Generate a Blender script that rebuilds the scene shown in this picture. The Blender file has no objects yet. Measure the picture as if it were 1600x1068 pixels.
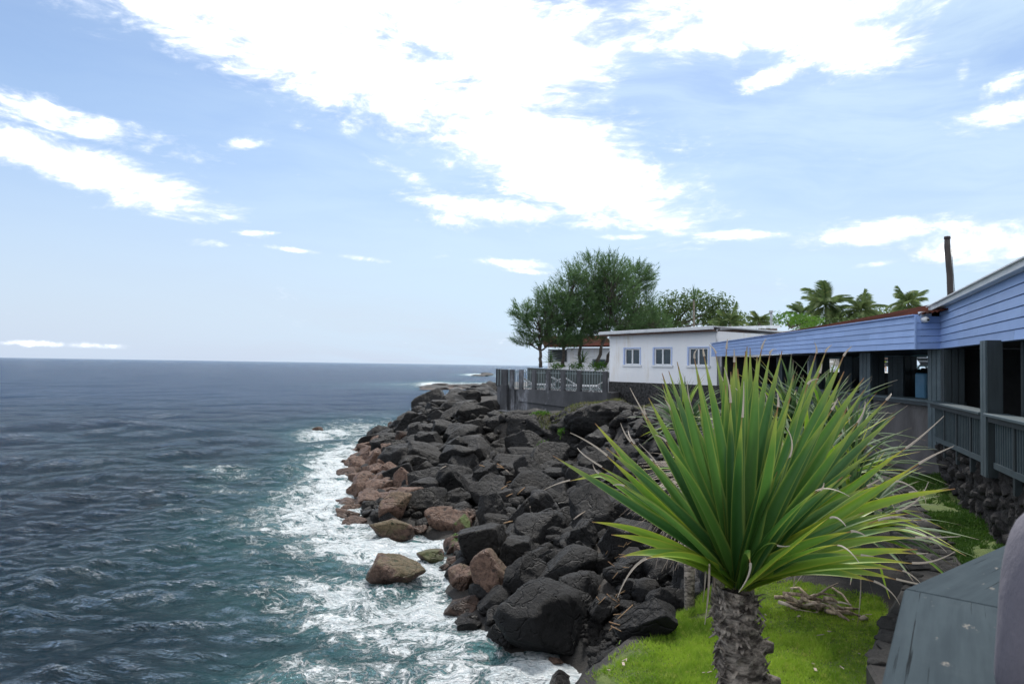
import bpy, math, random
import numpy as np
from mathutils import Vector, Matrix, Euler
from mathutils.bvhtree import BVHTree
R = math.radians
random.seed(7); RNG = np.random.default_rng(11)
S = bpy.context.scene; C = S.collection

# ------------------------------------------------------------------ camera
H = 5.0; F = 1100.0; PITCH = math.atan(36/F); ROLL = 0.0152
_f = Vector((0, math.cos(PITCH), math.sin(PITCH))); _r0 = Vector((1,0,0)); _u0 = Vector((0,-math.sin(PITCH), math.cos(PITCH)))
CR = _r0*math.cos(ROLL) + _u0*math.sin(ROLL); CU = _u0*math.cos(ROLL) - _r0*math.sin(ROLL)
CAM = Vector((0,0,H))
cd = bpy.data.cameras.new('camera'); cam = bpy.data.objects.new('camera', cd); C.objects.link(cam)
cam.matrix_world = Matrix(((CR.x,CU.x,-_f.x,0),(CR.y,CU.y,-_f.y,0),(CR.z,CU.z,-_f.z,H),(0,0,0,1)))
cd.sensor_width = 36; cd.lens = 36*F/1600; cd.clip_start = 0.05; cd.clip_end = 40000
cd.dof.use_dof = True; cd.dof.focus_distance = 5.5; cd.dof.aperture_fstop = 5.6
S.camera = cam
def ray(px, py): return _f + CR*((px-800)/F) - CU*((py-534)/F)
def P(px, py, Y):
    d = ray(px, py); return CAM + d*(Y/d.y)
def G(px, py, z=0.0):
    d = ray(px, py); return CAM + d*((z-H)/d.z)
def azel(px, py):
    d = ray(px, py).normalized(); return math.atan2(d.x, d.y), math.asin(d.z)

# ------------------------------------------------------------------ render / colour
S.view_settings.view_transform = 'Standard'; S.view_settings.look = 'None'
S.view_settings.exposure = 0.80; S.view_settings.gamma = 1; S.view_settings.use_curve_mapping = False

# ------------------------------------------------------------------ node helper
class N:
    def __init__(s, tree): s.t = tree; s.n = tree.nodes; s.l = tree.links
    def new(s, typ, ins=None, **kw):
        n = s.n.new(typ)
        for k, v in kw.items(): setattr(n, k, v)
        for k, v in (ins or {}).items(): s.set(n.inputs[k], v)
        return n
    def set(s, sock, v):
        if isinstance(v, bpy.types.NodeSocket): s.l.new(v, sock)
        else: sock.default_value = v
    def math(s, op, a, b=0.0, c=None, clamp=False):
        n = s.n.new('ShaderNodeMath'); n.operation = op; n.use_clamp = clamp
        s.set(n.inputs[0], a); s.set(n.inputs[1], b)
        if c is not None: s.set(n.inputs[2], c)
        return n.outputs[0]
    def mix(s, f, a, b):
        n = s.n.new('ShaderNodeMix'); n.data_type = 'RGBA'
        s.set(n.inputs[0], f); s.set(n.inputs[6], a); s.set(n.inputs[7], b); return n.outputs[2]
    def noise(s, scale, detail=4, rough=.55, vec=None, dist=0, dim='3D'):
        n = s.n.new('ShaderNodeTexNoise'); n.noise_dimensions = dim
        n.inputs['Scale'].default_value = scale; n.inputs['Detail'].default_value = detail
        n.inputs['Roughness'].default_value = rough; n.inputs['Distortion'].default_value = dist
        if vec is not None: s.l.new(vec, n.inputs['Vector'])
        return n.outputs[0]
    def ramp(s, v, a, b, c=0.0, d=1.0, smooth=True):
        n = s.n.new('ShaderNodeMapRange'); n.interpolation_type = 'SMOOTHSTEP' if smooth else 'LINEAR'
        s.set(n.inputs[0], v); s.set(n.inputs[1], a); s.set(n.inputs[2], b); s.set(n.inputs[3], c); s.set(n.inputs[4], d); return n.outputs[0]
    def mapping(s, vec, scale=(1,1,1), loc=(0,0,0), rot=(0,0,0), typ='POINT'):
        n = s.n.new('ShaderNodeMapping'); n.vector_type = typ; s.l.new(vec, n.inputs[0])
        n.inputs['Scale'].default_value = scale; n.inputs['Location'].default_value = loc; n.inputs['Rotation'].default_value = rot
        return n.outputs[0]
def rgb(r, g, b): return (r, g, b, 1)

# ------------------------------------------------------------------ world: Nishita sky with clouds over it
SUN_AZ, SUN_EL = R(8), R(58)      # azimuth from +Y towards +X
W = bpy.data.worlds.new('World'); S.world = W; W.use_nodes = True
w = N(W.node_tree); w.n.clear()
sky = w.new('ShaderNodeTexSky', sky_type='NISHITA'); sky.sun_disc = False
sky.sun_elevation = SUN_EL; sky.sun_rotation = SUN_AZ; sky.air_density = 1.0; sky.dust_density = .7; sky.ozone_density = 2.6
tc = w.new('ShaderNodeTexCoord'); sep = w.new('ShaderNodeSeparateXYZ', {0: tc.outputs['Generated']})
az = w.math('ARCTAN2', sep.outputs[0], sep.outputs[1]); el = w.math('ARCSINE', sep.outputs[2])
ae = w.new('ShaderNodeCombineXYZ', {0: az, 1: el}).outputs[0]
# clouds lie in layers: noise is sheared along a slight diagonal and squeezed towards the horizon
nv = w.mapping(tc.outputs['Generated'], scale=(1,1,2.6), rot=(0,R(-10),0))
warp = w.new('ShaderNodeTexNoise', {'Scale': 3.0, 'Detail': 3.0}); w.l.new(nv, warp.inputs['Vector'])
wv = w.new('ShaderNodeVectorMath', {0: warp.outputs['Color'], 1: (.5,.5,.5)}, operation='SUBTRACT').outputs[0]
wv = w.new('ShaderNodeVectorMath', {0: wv, 'Scale': .22}, operation='SCALE').outputs[0]
nv2 = w.new('ShaderNodeVectorMath', {0: nv, 1: wv}, operation='ADD').outputs[0]
fb = w.noise(6.0, 12, .62, nv2); fb2 = w.noise(22.0, 8, .62, nv2); fb3 = w.noise(70.0, 6, .6, nv2)
CL = [(500,70,430,82,13,1.0),(350,-60,560,90,8,1.0),(790,80,170,130,10,1.0),(640,190,110,40,22,.75),(880,-80,400,60,0,.8),
      (830,225,185,62,8,.95),(920,285,180,58,14,1.0),(1010,335,110,26,14,.8),(760,325,130,24,4,.75),(645,278,62,15,24,.7),(700,340,60,10,0,.6),
      (1140,366,130,9,3,.75),(975,370,60,5,0,.7),(1180,15,250,62,5,.95),(1330,70,120,42,8,.9),(1215,118,70,17,-12,.75),(1030,60,90,40,12,.6),
      (1550,178,85,19,0,.8),(1560,135,42,18,-25,.7),(1505,112,16,24,0,.55),(1400,360,170,22,-1,.85),(1530,378,150,34,2,.9),(1365,412,40,6,-4,.65),
      (110,190,190,22,6,.85),(150,268,190,36,11,.95),(30,235,110,34,3,.8),(255,290,90,18,18,.7),(372,226,30,9,-10,.6),(210,215,120,15,14,.6),
      (335,382,46,8,3,.62),(398,364,36,6,-3,.62),(440,388,60,4,3,.6),(575,405,46,5,5,.62),(800,412,66,8,3,.7),(830,424,50,4,3,.6),(70,537,120,5,1,.72)]
acc = None
for (px,py,rx,ry,rot,wt) in CL:
    a0, e0 = azel(px, py); a1, e1 = azel(px+rx*.5, py); a2, e2 = azel(px, py-ry*.5)
    sx, sy = max((a1-a0)*2, .003)*1.12, max((e2-e0)*2, .003)*1.2
    n = w.mapping(ae, loc=(a0,e0,0), rot=(0,0,-R(rot)), scale=(sx,sy,1), typ='TEXTURE')
    ln = w.new('ShaderNodeVectorMath', {0: n}, operation='LENGTH').outputs['Value']
    v = w.ramp(ln, .0, 1.75, wt*1.12, 0.0)
    acc = v if acc is None else w.math('MAXIMUM', acc, v)
# unseen sky: scattered cloud, thickened behind the camera to brighten the white wall
behind_cam = w.math('MULTIPLY', w.ramp(sep.outputs[1], .35, .55, 1, 0), w.ramp(el, .02, .2))
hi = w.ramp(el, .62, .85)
other = w.math('MULTIPLY', w.math('MAXIMUM', behind_cam, hi), w.ramp(w.noise(1.6, 3, .5, nv), .36, .56, 0.0, .95))
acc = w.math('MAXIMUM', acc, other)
ns = w.math('ADD', w.math('MULTIPLY', fb, 1.5), w.math('MULTIPLY', fb2, 1.25)); ns = w.math('ADD', ns, w.math('MULTIPLY', fb3, .55))
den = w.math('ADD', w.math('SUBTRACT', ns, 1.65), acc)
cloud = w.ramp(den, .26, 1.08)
veil = w.math('MULTIPLY', w.ramp(w.noise(3.2, 6, .6, w.mapping(nv2, scale=(1,1,2.5))), .30, .68, .08, .82), w.ramp(az, -.62, .15, .12, 1))
thick = w.ramp(w.math('ADD', den, w.math('MULTIPLY', fb2, .35)), .6, 1.2)
haze = w.ramp(el, -.02, .36, .92, 0.0)
base = w.mix(haze, sky.outputs[0], rgb(4.2,4.95,6.2))
base = w.mix(veil, base, rgb(4.6,5.9,7.1))
ccol = w.mix(thick, rgb(7.4,7.9,8.8), w.mix(w.ramp(fb2, .35, .65), rgb(11.0,11.1,11.3), rgb(14.5,14.5,14.4)))
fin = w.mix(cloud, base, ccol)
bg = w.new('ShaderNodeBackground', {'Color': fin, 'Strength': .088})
bg.inputs['Strength'].default_value = .084
w.l.new(bg.outputs[0], w.new('ShaderNodeOutputWorld').inputs[0])
# ------------------------------------------------------------------ sun (veiled by cloud: soft)
sl = bpy.data.lights.new('sun', 'SUN'); sl.energy = 2.4; sl.angle = R(8); sl.color = (1,.96,.9)
so = bpy.data.objects.new('sun', sl); C.objects.link(so)
sd = Vector((math.sin(SUN_AZ)*math.cos(SUN_EL), math.cos(SUN_AZ)*math.cos(SUN_EL), math.sin(SUN_EL)))
so.rotation_euler = sd.to_track_quat('Z', 'Y').to_euler(); so.location = (0,0,60)

# ------------------------------------------------------------------ object helpers
def tag(o, label=None, cat=None, group=None, kind=None):
    if label: o['label'] = label
    if cat: o['category'] = cat
    if group: o['group'] = group
    if kind: o['kind'] = kind
    return o
def link(name, me, parent=None, mw=None):
    o = bpy.data.objects.new(name, me); C.objects.link(o)
    if parent is not None: o.parent = parent
    if mw is not None: o.matrix_local = mw
    return o
def empty(name, loc, label, cat, group=None):
    o = bpy.data.objects.new(name, None); C.objects.link(o); o.location = loc; o.empty_display_size = .2
    tag(o, label, cat, group); return o
def npmesh(name, V, Fc, mats=(), smooth=False, midx=None):
    V = np.asarray(V, np.float32); Fc = np.asarray(Fc, np.int32); k = Fc.shape[1]
    me = bpy.data.meshes.new(name); me.vertices.add(len(V)); me.vertices.foreach_set('co', V.ravel())
    me.loops.add(Fc.size); me.loops.foreach_set('vertex_index', Fc.ravel())
    me.polygons.add(len(Fc)); me.polygons.foreach_set('loop_start', np.arange(0, Fc.size, k, dtype=np.int32))
    me.polygons.foreach_set('use_smooth', np.full(len(Fc), smooth))
    if midx is not None: me.polygons.foreach_set('material_index', np.asarray(midx, np.int32))
    for m in mats: me.materials.append(m)
    me.update(calc_edges=True); me.validate(); return me
class MB:
    """collects simple solids, in world coordinates, into one mesh"""
    def __init__(s): s.v = []; s.f = []; s.sm = []
    def add(s, vs, fs, smooth=False):
        b = len(s.v); s.v += [tuple(v) for v in vs]; s.f += [tuple(i+b for i in f) for f in fs]; s.sm += [smooth]*len(fs); return s
    def hexa(s, p):   # p: 8 corners, bottom 4 then top 4 (same order)
        return s.add(p, [(3,2,1,0),(4,5,6,7),(0,1,5,4),(1,2,6,5),(2,3,7,6),(3,0,4,7)])
    def box(s, c, d, rz=0.0):
        x,y,z = (q/2 for q in d); m = Matrix.Rotation(rz,3,'Z'); c = Vector(c)
        return s.hexa([c+m@Vector(v) for v in ((-x,-y,-z),(x,-y,-z),(x,y,-z),(-x,y,-z),(-x,-y,z),(x,-y,z),(x,y,z),(-x,y,z))])
    def bar(s, a, b, w_, h_, up=Vector((0,0,1))):   # beam from a to b; w_ across, h_ along up
        a = Vector(a); b = Vector(b); d = (b-a).normalized(); sd_ = d.cross(up)
        if sd_.length < 1e-4: sd_ = Vector((1,0,0))
        sd_.normalize(); u = sd_.cross(d).normalized(); q = []
        for e in (-1, 1):
            for (i,j) in ((-1,0),(1,0),(1,1),(-1,1)):
                q.append((i,j,e))
        def pt(i, end, e): return (a if end == 0 else b) + sd_*(i*w_/2) + u*(e*h_/2)
        return s.hexa([pt(-1,0,-1),pt(1,0,-1),pt(1,1,-1),pt(-1,1,-1),pt(-1,0,1),pt(1,0,1),pt(1,1,1),pt(-1,1,1)])
    def tube(s, pts, rad, n=8, cap=True, smooth=True):
        pts = [Vector(p) for p in pts]; rad = rad if hasattr(rad,'__len__') else [rad]*len(pts)
        vs = []; ref = Vector((.3,.2,1)).normalized()
        for i, p in enumerate(pts):
            d = (pts[min(i+1,len(pts)-1)] - pts[max(i-1,0)]).normalized()
            a = d.cross(ref)
            if a.length < .05: a = d.cross(Vector((1,0,0)))
            a.normalize(); b = d.cross(a)
            for k in range(n):
                t = 2*math.pi*k/n; vs.append(p + a*math.cos(t)*rad[i] + b*math.sin(t)*rad[i])
        fs = [(i*n+k, i*n+(k+1)%n, (i+1)*n+(k+1)%n, (i+1)*n+k) for i in range(len(pts)-1) for k in range(n)]
        if cap: fs += [tuple(range(n))[::-1], tuple(range((len(pts)-1)*n, len(pts)*n))]
        return s.add(vs, fs, smooth)
    def wall(s, a, b, z0, z1, th, side=1):    # upright slab from a to b (x,y), thickness to one side
        a = Vector((a[0],a[1],0)); b = Vector((b[0],b[1],0)); d = (b-a).normalized(); n = Vector((d.y,-d.x,0))*th*side
        z0 = z0 if hasattr(z0,'__len__') else (z0,z0); z1 = z1 if hasattr(z1,'__len__') else (z1,z1)
        Z = lambda v, z: Vector((v.x, v.y, z))
        return s.hexa([Z(a,z0[0]),Z(b,z0[1]),Z(b+n,z0[1]),Z(a+n,z0[0]),Z(a,z1[0]),Z(b,z1[1]),Z(b+n,z1[1]),Z(a+n,z1[0])])
    def build(s, name, m, parent=None, bevel=0.0, origin=None):
        me = bpy.data.meshes.new(name); o0 = Vector(origin) if origin is not None else Vector((0,0,0))
        if parent is not None and origin is None: o0 = Vector(parent_world(parent))
        me.from_pydata([Vector(v)-o0 for v in s.v], [], s.f); me.polygons.foreach_set('use_smooth', s.sm)
        me.materials.append(m); me.update()
        import bmesh
        bm = bmesh.new(); bm.from_mesh(me); bmesh.ops.recalc_face_normals(bm, faces=bm.faces)
        if bevel > 0: bmesh.ops.bevel(bm, geom=bm.edges[:], offset=bevel, segments=1, affect='EDGES')
        bm.to_mesh(me); bm.free()
        o = bpy.data.objects.new(name, me); C.objects.link(o)
        if parent is not None: o.parent = parent
        if origin is not None: o.location = origin
        return o
def parent_world(p):
    l = Vector((0,0,0))
    while p is not None: l = l + p.location; p = p.parent
    return l

# ------------------------------------------------------------------ materials
def mat(name, col, rough=.7, col2=None, nscale=3.0, bump=0.0, bscale=20.0, spec=.5, stretch=(1,1,1), detail=6, dirt=None, dscale=.7, metallic=0.0, lo=.35, hi=.65, coords='Object', dlo=.5, dhi=.72):
    m = bpy.data.materials.new(name); m.use_nodes = True; t = N(m.node_tree)
    b = t.n['Principled BSDF']; tc = t.new('ShaderNodeTexCoord').outputs[coords]; v = t.mapping(tc, scale=stretch)
    c = rgb(*col)
    if col2: c = t.mix(t.ramp(t.noise(nscale, detail, .6, v), lo, hi), rgb(*col), rgb(*col2))
    if dirt: c = t.mix(t.ramp(t.noise(dscale, 8, .65, v), dlo, dhi), c, rgb(*dirt))
    if name in ('blue_paint','slate_paint','slate_paint_lit_weathered'):
        hs = t.new('ShaderNodeHueSaturation', {'Color': c, 'Value': t.ramp(t.new('ShaderNodeObjectInfo').outputs['Random'], 0, 1, .90, 1.08, False)}); c = hs.outputs[0]
    t.set(b.inputs['Base Color'], c)
    b.inputs['Roughness'].default_value = rough; b.inputs['Specular IOR Level'].default_value = spec; b.inputs['Metallic'].default_value = metallic
    if bump:
        bp = t.new('ShaderNodeBump', {'Height': t.noise(bscale, 8, .65, v), 'Strength': bump, 'Distance': .02})
        t.l.new(bp.outputs[0], b.inputs['Normal'])
    return m
def basalt():
    m = bpy.data.materials.new('basalt'); m.use_nodes = True; t = N(m.node_tree); b = t.n['Principled BSDF']
    geo = t.new('ShaderNodeNewGeometry'); pos = geo.outputs['Position']; sp = t.new('ShaderNodeSeparateXYZ', {0: pos})
    br = t.new('ShaderNodeAttribute', attribute_type='OBJECT', attribute_name='brown').outputs['Fac']
    ms = t.new('ShaderNodeAttribute', attribute_type='OBJECT', attribute_name='moss').outputs['Fac']
    rnd = t.new('ShaderNodeObjectInfo').outputs['Random']
    n1 = t.noise(1.1, 8, .62, pos); n2 = t.noise(9, 8, .7, pos); n3 = t.noise(45, 5, .6, pos)
    dark = t.mix(t.ramp(n1, .35, .65), rgb(.0022,.0022,.0026), rgb(.0085,.0082,.0085))
    dark = t.mix(t.ramp(t.noise(.6, 3, .5, pos), .5, .7, 0, .6), dark, rgb(.015,.0125,.010))
    dark = t.mix(t.ramp(rnd, .5, 1, 0, .5), dark, rgb(.019,.0185,.019))
    # salt-washed brown crust in the splash zone, ragged upper edge
    edge = t.math('ADD', t.math('MULTIPLY', br, 1.35), t.math('MULTIPLY', t.math('SUBTRACT', n1, .5), .9))
    edge = t.math('SUBTRACT', edge, t.math('MULTIPLY', sp.outputs[2], .55))
    bf = t.ramp(edge, .28, .55)
    brc = t.mix(t.ramp(n2, .3, .7), rgb(.055,.031,.023), rgb(.175,.108,.078))
    pit = t.new('ShaderNodeTexVoronoi', {'Scale': 3.8, 'Vector': pos}).outputs['Distance']
    brc = t.mix(t.ramp(t.math('ADD', pit, t.math('MULTIPLY', n2, .25)), .24, .36, .9, 0), brc, rgb(.016,.010,.008))
    c = t.mix(bf, dark, brc)
    up = t.new('ShaderNodeSeparateXYZ', {0: geo.outputs['Normal']}).outputs[2]
    mf = t.math('MULTIPLY', ms, t.ramp(t.math('ADD', n1, t.math('MULTIPLY', up, .10)), .52, .60))
    c = t.mix(mf, c, rgb(.05,.11,.012))
    wet = t.ramp(t.math('ADD', sp.outputs[2], t.math('MULTIPLY', n1, .5)), .25, .7, 1, 0)
    c = t.mix(t.math('MULTIPLY', wet, .45), c, rgb(.012,.010,.009))
    t.set(b.inputs['Base Color'], c); t.set(b.inputs['Roughness'], t.math('SUBTRACT', t.ramp(n1, .35, .7, .52, .75), t.math('MULTIPLY', wet, .25)))
    b.inputs['Specular IOR Level'].default_value = .28
    cw = t.new('ShaderNodeVectorMath', {0: pos, 1: t.new('ShaderNodeVectorMath', {0: t.new('ShaderNodeTexNoise', {'Scale': 1.7, 'Detail': 3.0, 'Vector': pos}).outputs['Color'], 'Scale': 1.1}, operation='SCALE').outputs[0]}, operation='ADD').outputs[0]
    ck = t.ramp(t.new('ShaderNodeTexVoronoi', {'Scale': 1.25, 'Vector': cw}, feature='DISTANCE_TO_EDGE').outputs[0], 0.0, .035, -.38, 0)
    hsum = t.math('ADD', t.math('MULTIPLY', n2, .8), t.math('MULTIPLY', n3, .25))
    hsum = t.math('ADD', hsum, t.ramp(pit, .1, .35, -.25, .0))
    hsum = t.math('ADD', hsum, ck); hsum = t.math('ADD', hsum, t.math('MULTIPLY', n1, .9))
    t.l.new(t.new('ShaderNodeBump', {'Height': hsum, 'Strength': 1.0, 'Distance': .12}).outputs[0], b.inputs['Normal'])
    return m
M = {}
M['basalt'] = basalt()
M['blue'] = mat('blue_paint', (.265,.385,.67), .5, (.295,.42,.71), 2.0, .12, 60, stretch=(1,1,1), dirt=(.22,.32,.56), dscale=1.5, dlo=.6, dhi=.9)
M['slate'] = mat('slate_paint', (.018,.027,.032), .5, (.026,.038,.045), 3, .1, 30, stretch=(6,6,.5))
M['slate_light'] = mat('slate_paint_lit_weathered', (.048,.072,.084), .5, (.066,.094,.108), 4, .15, 30, dirt=(.12,.14,.15), dscale=5, dlo=.66, dhi=.8)  # lighter slate with worn patches; on piers it paints in the lit side
M['concrete'] = mat('bare_concrete', (.065,.062,.064), .85, (.105,.10,.102), 1.2, .3, 14, stretch=(1,1,.5), dirt=(.05,.045,.042), dscale=.9)
M['concrete_dark'] = mat('stained_concrete', (.040,.042,.048), .88, (.085,.088,.098), 1.0, .5, 10, stretch=(1,1,.45), dirt=(.22,.23,.26), dscale=1.3, dlo=.55, dhi=.66)
M['white'] = mat('white_render', (.78,.80,.84), .7, (.82,.83,.86), .8, .08, 20, stretch=(1.6,1.6,.28), dirt=(.58,.52,.42), dscale=.8, dlo=.52, dhi=.8)
M['white_plastic'] = mat('white_plastic', (.74,.75,.77), .4, (.66,.67,.69), 3)
M['gutter'] = mat('gutter_white', (.62,.63,.65), .45, (.52,.54,.57), 3, dirt=(.34,.34,.34), dscale=3, dlo=.6, dhi=.8)
M['roof_brown'] = mat('brown_sheet_roof', (.026,.010,.009), 1.0, (.060,.019,.013), 1.2, .1, 30, dirt=(.022,.014,.012), dscale=2, spec=.03)
M['eave_wood'] = mat('eave_wood', (.16,.09,.065), .7, (.10,.06,.05), 5)
M['glass'] = mat('window_glass', (.02,.034,.045), .12, (.03,.05,.062), 1.5, spec=.7)
M['win_frame'] = mat('window_frame_blue', (.42,.52,.78), .5)
M['win_white'] = mat('window_frame_white', (.70,.72,.75), .4)
M['cliff'] = mat('lava_cliff', (.010,.0095,.009), .85, (.035,.030,.026), 1.3, 1.0, 7, dirt=(.055,.042,.03), dscale=.9, dlo=.55, dhi=.7, coords='Object')
M['lavawall'] = mat('lava_stone', (.014,.013,.014), .9, (.040,.036,.036), 6, .9, 30, coords='Object')
M['mortar'] = mat('wall_mortar', (.02,.019,.018), .9, (.045,.042,.04), 8, .5, 40)
M['stone_ledge'] = mat('ledge_stone', (.05,.05,.055), .9, (.15,.15,.16), 4, .8, 18)
M['bark'] = mat('pandanus_bark', (.050,.038,.030), .9, (.36,.31,.26), 14, 1.0, 50, stretch=(1,1,2.2), dirt=(.02,.015,.012), dscale=6)
M['wood_tree'] = mat('tree_bark', (.045,.036,.030), .9, (.10,.085,.07), 5, .5, 30)
M['palm_trunk'] = mat('palm_trunk', (.14,.12,.10), .9, (.22,.19,.16), 5, .3, 20, stretch=(1,1,6))
M['dead'] = mat('dead_leaf', (.24,.185,.14), .8, (.46,.40,.34), 5, .3, 30)
M['driftwood'] = mat('driftwood', (.13,.095,.07), .85, (.42,.33,.24), 7, .6, 40, stretch=(3,1,1))
M['stick'] = mat('broken_stick', (.22,.12,.06), .8, (.36,.24,.13), 6)
M['pole'] = mat('dark_pole', (.045,.040,.038), .85, (.075,.065,.06), 5, .5, 20, stretch=(3,3,.4))
M['rail_near'] = None
M['skin'] = mat('skin', (.42,.26,.19), .55)
M['hair'] = mat('hair', (.03,.02,.015), .6, (.05,.035,.025), 20, .4, 60, stretch=(8,8,1))
M['shirt'] = mat('lilac_grey_shirt', (.085,.08,.098), .85, (.12,.112,.135), 3, 1.0, 7, stretch=(1,1,.4))
M['trousers'] = mat('dark_trousers', (.03,.035,.05), .85, (.045,.05,.07), 20)
M['pool_blue'] = mat('pale_blue_plastic', (.16,.42,.66), .35, (.19,.46,.70), 3)
M['pool_blue2'] = mat('glossy_blue_panel', (.25,.55,.80), .25)
M['pool_tile'] = mat('pool_edge', (.55,.54,.50), .7)
M['pool_water'] = mat('pool_water', (.05,.45,.55), .05)
M['vest'] = mat('yellow_vest', (.55,.75,.03), .6)
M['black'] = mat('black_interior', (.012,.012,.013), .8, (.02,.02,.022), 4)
M['grey_metal'] = mat('grey_metal', (.30,.32,.34), .4, metallic=.5)
M['floor'] = mat('deck_floor', (.07,.068,.065), .8, (.10,.095,.09), 3, .2, 20)

def leafmat(name, g1, g2, edge, tip, trans=.35, rough=.46):
    m = bpy.data.materials.new(name); m.use_nodes = True; t = N(m.node_tree); b = t.n['Principled BSDF']
    at = t.new('ShaderNodeAttribute', attribute_name='lt').outputs['Fac']; ed = t.new('ShaderNodeAttribute', attribute_name='le').outputs['Fac']
    oi = t.new('ShaderNodeObjectInfo').outputs['Random']; pos = t.new('ShaderNodeTexCoord').outputs['Object']
    nz = t.noise(9, 5, .6, pos)
    c = t.mix(t.ramp(t.math('ADD', oi, t.math('MULTIPLY', nz, .5)), .3, 1.2), rgb(*g1), rgb(*g2))
    c = t.mix(t.ramp(ed, .55, 1.0, 0, .65), c, rgb(*edge))
    c = t.mix(t.ramp(t.math('ADD', at, t.math('MULTIPLY', nz, .12)), .80, 1.02, 0, .9), c, rgb(*edge))
    c = t.mix(t.ramp(t.math('ADD', at, t.math('MULTIPLY', nz, .14)), 1.0, 1.06), c, rgb(*tip)); c = t.mix(t.ramp(at, 1.1, 1.25), c, rgb(.40,.35,.30))
    t.set(b.inputs['Base Color'], c); b.inputs['Roughness'].default_value = rough
    tr = t.new('ShaderNodeBsdfTranslucent'); t.set(tr.inputs[0], c)
    mx = t.new('ShaderNodeMixShader', {0: trans}); t.l.new(b.outputs[0], mx.inputs[1]); t.l.new(tr.outputs[0], mx.inputs[2])
    t.l.new(mx.outputs[0], t.n['Material Output'].inputs[0])
    t.l.new(t.new('ShaderNodeBump', {'Height': t.noise(3, 3, .5, t.mapping(pos, scale=(30,30,30))), 'Strength': .08, 'Distance': .01}).outputs[0], b.inputs['Normal'])
    return m
M['leaf'] = leafmat('pandanus_leaf', (.042,.125,.028), (.088,.205,.036), (.26,.32,.06), (.22,.12,.06))
M['leaf_yellow'] = leafmat('pandanus_leaf_yellowing', (.11,.245,.026), (.20,.33,.03), (.40,.40,.045), (.26,.14,.06))
M['leaf_bg'] = leafmat('pandanus_leaf_dark', (.040,.090,.038), (.070,.135,.048), (.13,.18,.06), (.16,.12,.09), .3, .6)
def foliage(name, c1, c2, c3, trans=.3, scale=.8):
    m = bpy.data.materials.new(name); m.use_nodes = True; t = N(m.node_tree); b = t.n['Principled BSDF']
    pos = t.new('ShaderNodeNewGeometry').outputs['Position']
    c = t.mix(t.ramp(t.noise(scale, 4, .6, pos), .35, .65), rgb(*c1), rgb(*c2))
    c = t.mix(t.ramp(t.noise(scale*7, 3, .6, pos), .5, .75), c, rgb(*c3))
    t.set(b.inputs['Base Color'], c); b.inputs['Roughness'].default_value = .7; b.inputs['Specular IOR Level'].default_value = .25
    tr = t.new('ShaderNodeBsdfTranslucent'); t.set(tr.inputs[0], c)
    mx = t.new('ShaderNodeMixShader', {0: trans}); t.l.new(b.outputs[0], mx.inputs[1]); t.l.new(tr.outputs[0], mx.inputs[2])
    t.l.new(mx.outputs[0], t.n['Material Output'].inputs[0]); return m
M['casuarina'] = foliage('casuarina_needles', (.060,.118,.045), (.10,.168,.068), (.14,.215,.09), .45)
M['bush'] = foliage('bush_leaves', (.055,.095,.032), (.095,.15,.048), (.14,.19,.07), .45)
M['bush_bright'] = foliage('bright_leaves', (.04,.11,.015), (.08,.18,.02), (.13,.24,.03), .35)
M['palm'] = foliage('palm_leaflets', (.085,.14,.055), (.14,.20,.075), (.25,.26,.10), .5)
M['grass'] = foliage('lawn_grass', (.15,.27,.026), (.29,.43,.045), (.40,.44,.10), .4, 2.2)
M['drygrass'] = foliage('dry_grass', (.09,.12,.03), (.16,.16,.06), (.20,.16,.09), .3, 1.5)
M['lilyweed'] = foliage('weeds', (.03,.08,.012), (.055,.12,.018), (.10,.17,.03), .3, 2)
M['flowers'] = foliage('flower_hedge', (.10,.10,.02), (.35,.12,.04), (.5,.42,.05), .2, 2)

# ------------------------------------------------------------------ terrain
SHORE = np.array([(-1.5,-60),(-1.5,-5),(-1.2,3),(-.8,6),(-.3,8),(.3,9.5),(.9,10.6),(1.25,11.8),(.9,12.5),(0,12.7),(-.5,14),(-1.3,15.7),(-1.7,18),(-1.6,20.2),(-2.6,21.0),(-4.0,21.0),
    (-5.0,23),(-5.5,25),(-6.2,28),(-6.9,31.7),(-8.0,36),(-8.6,41),(-8.0,45),(-6.6,50),(-5.4,60),(-3.5,70),(1,86),(20,112),(200,150),(200,-60)], float)
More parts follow.
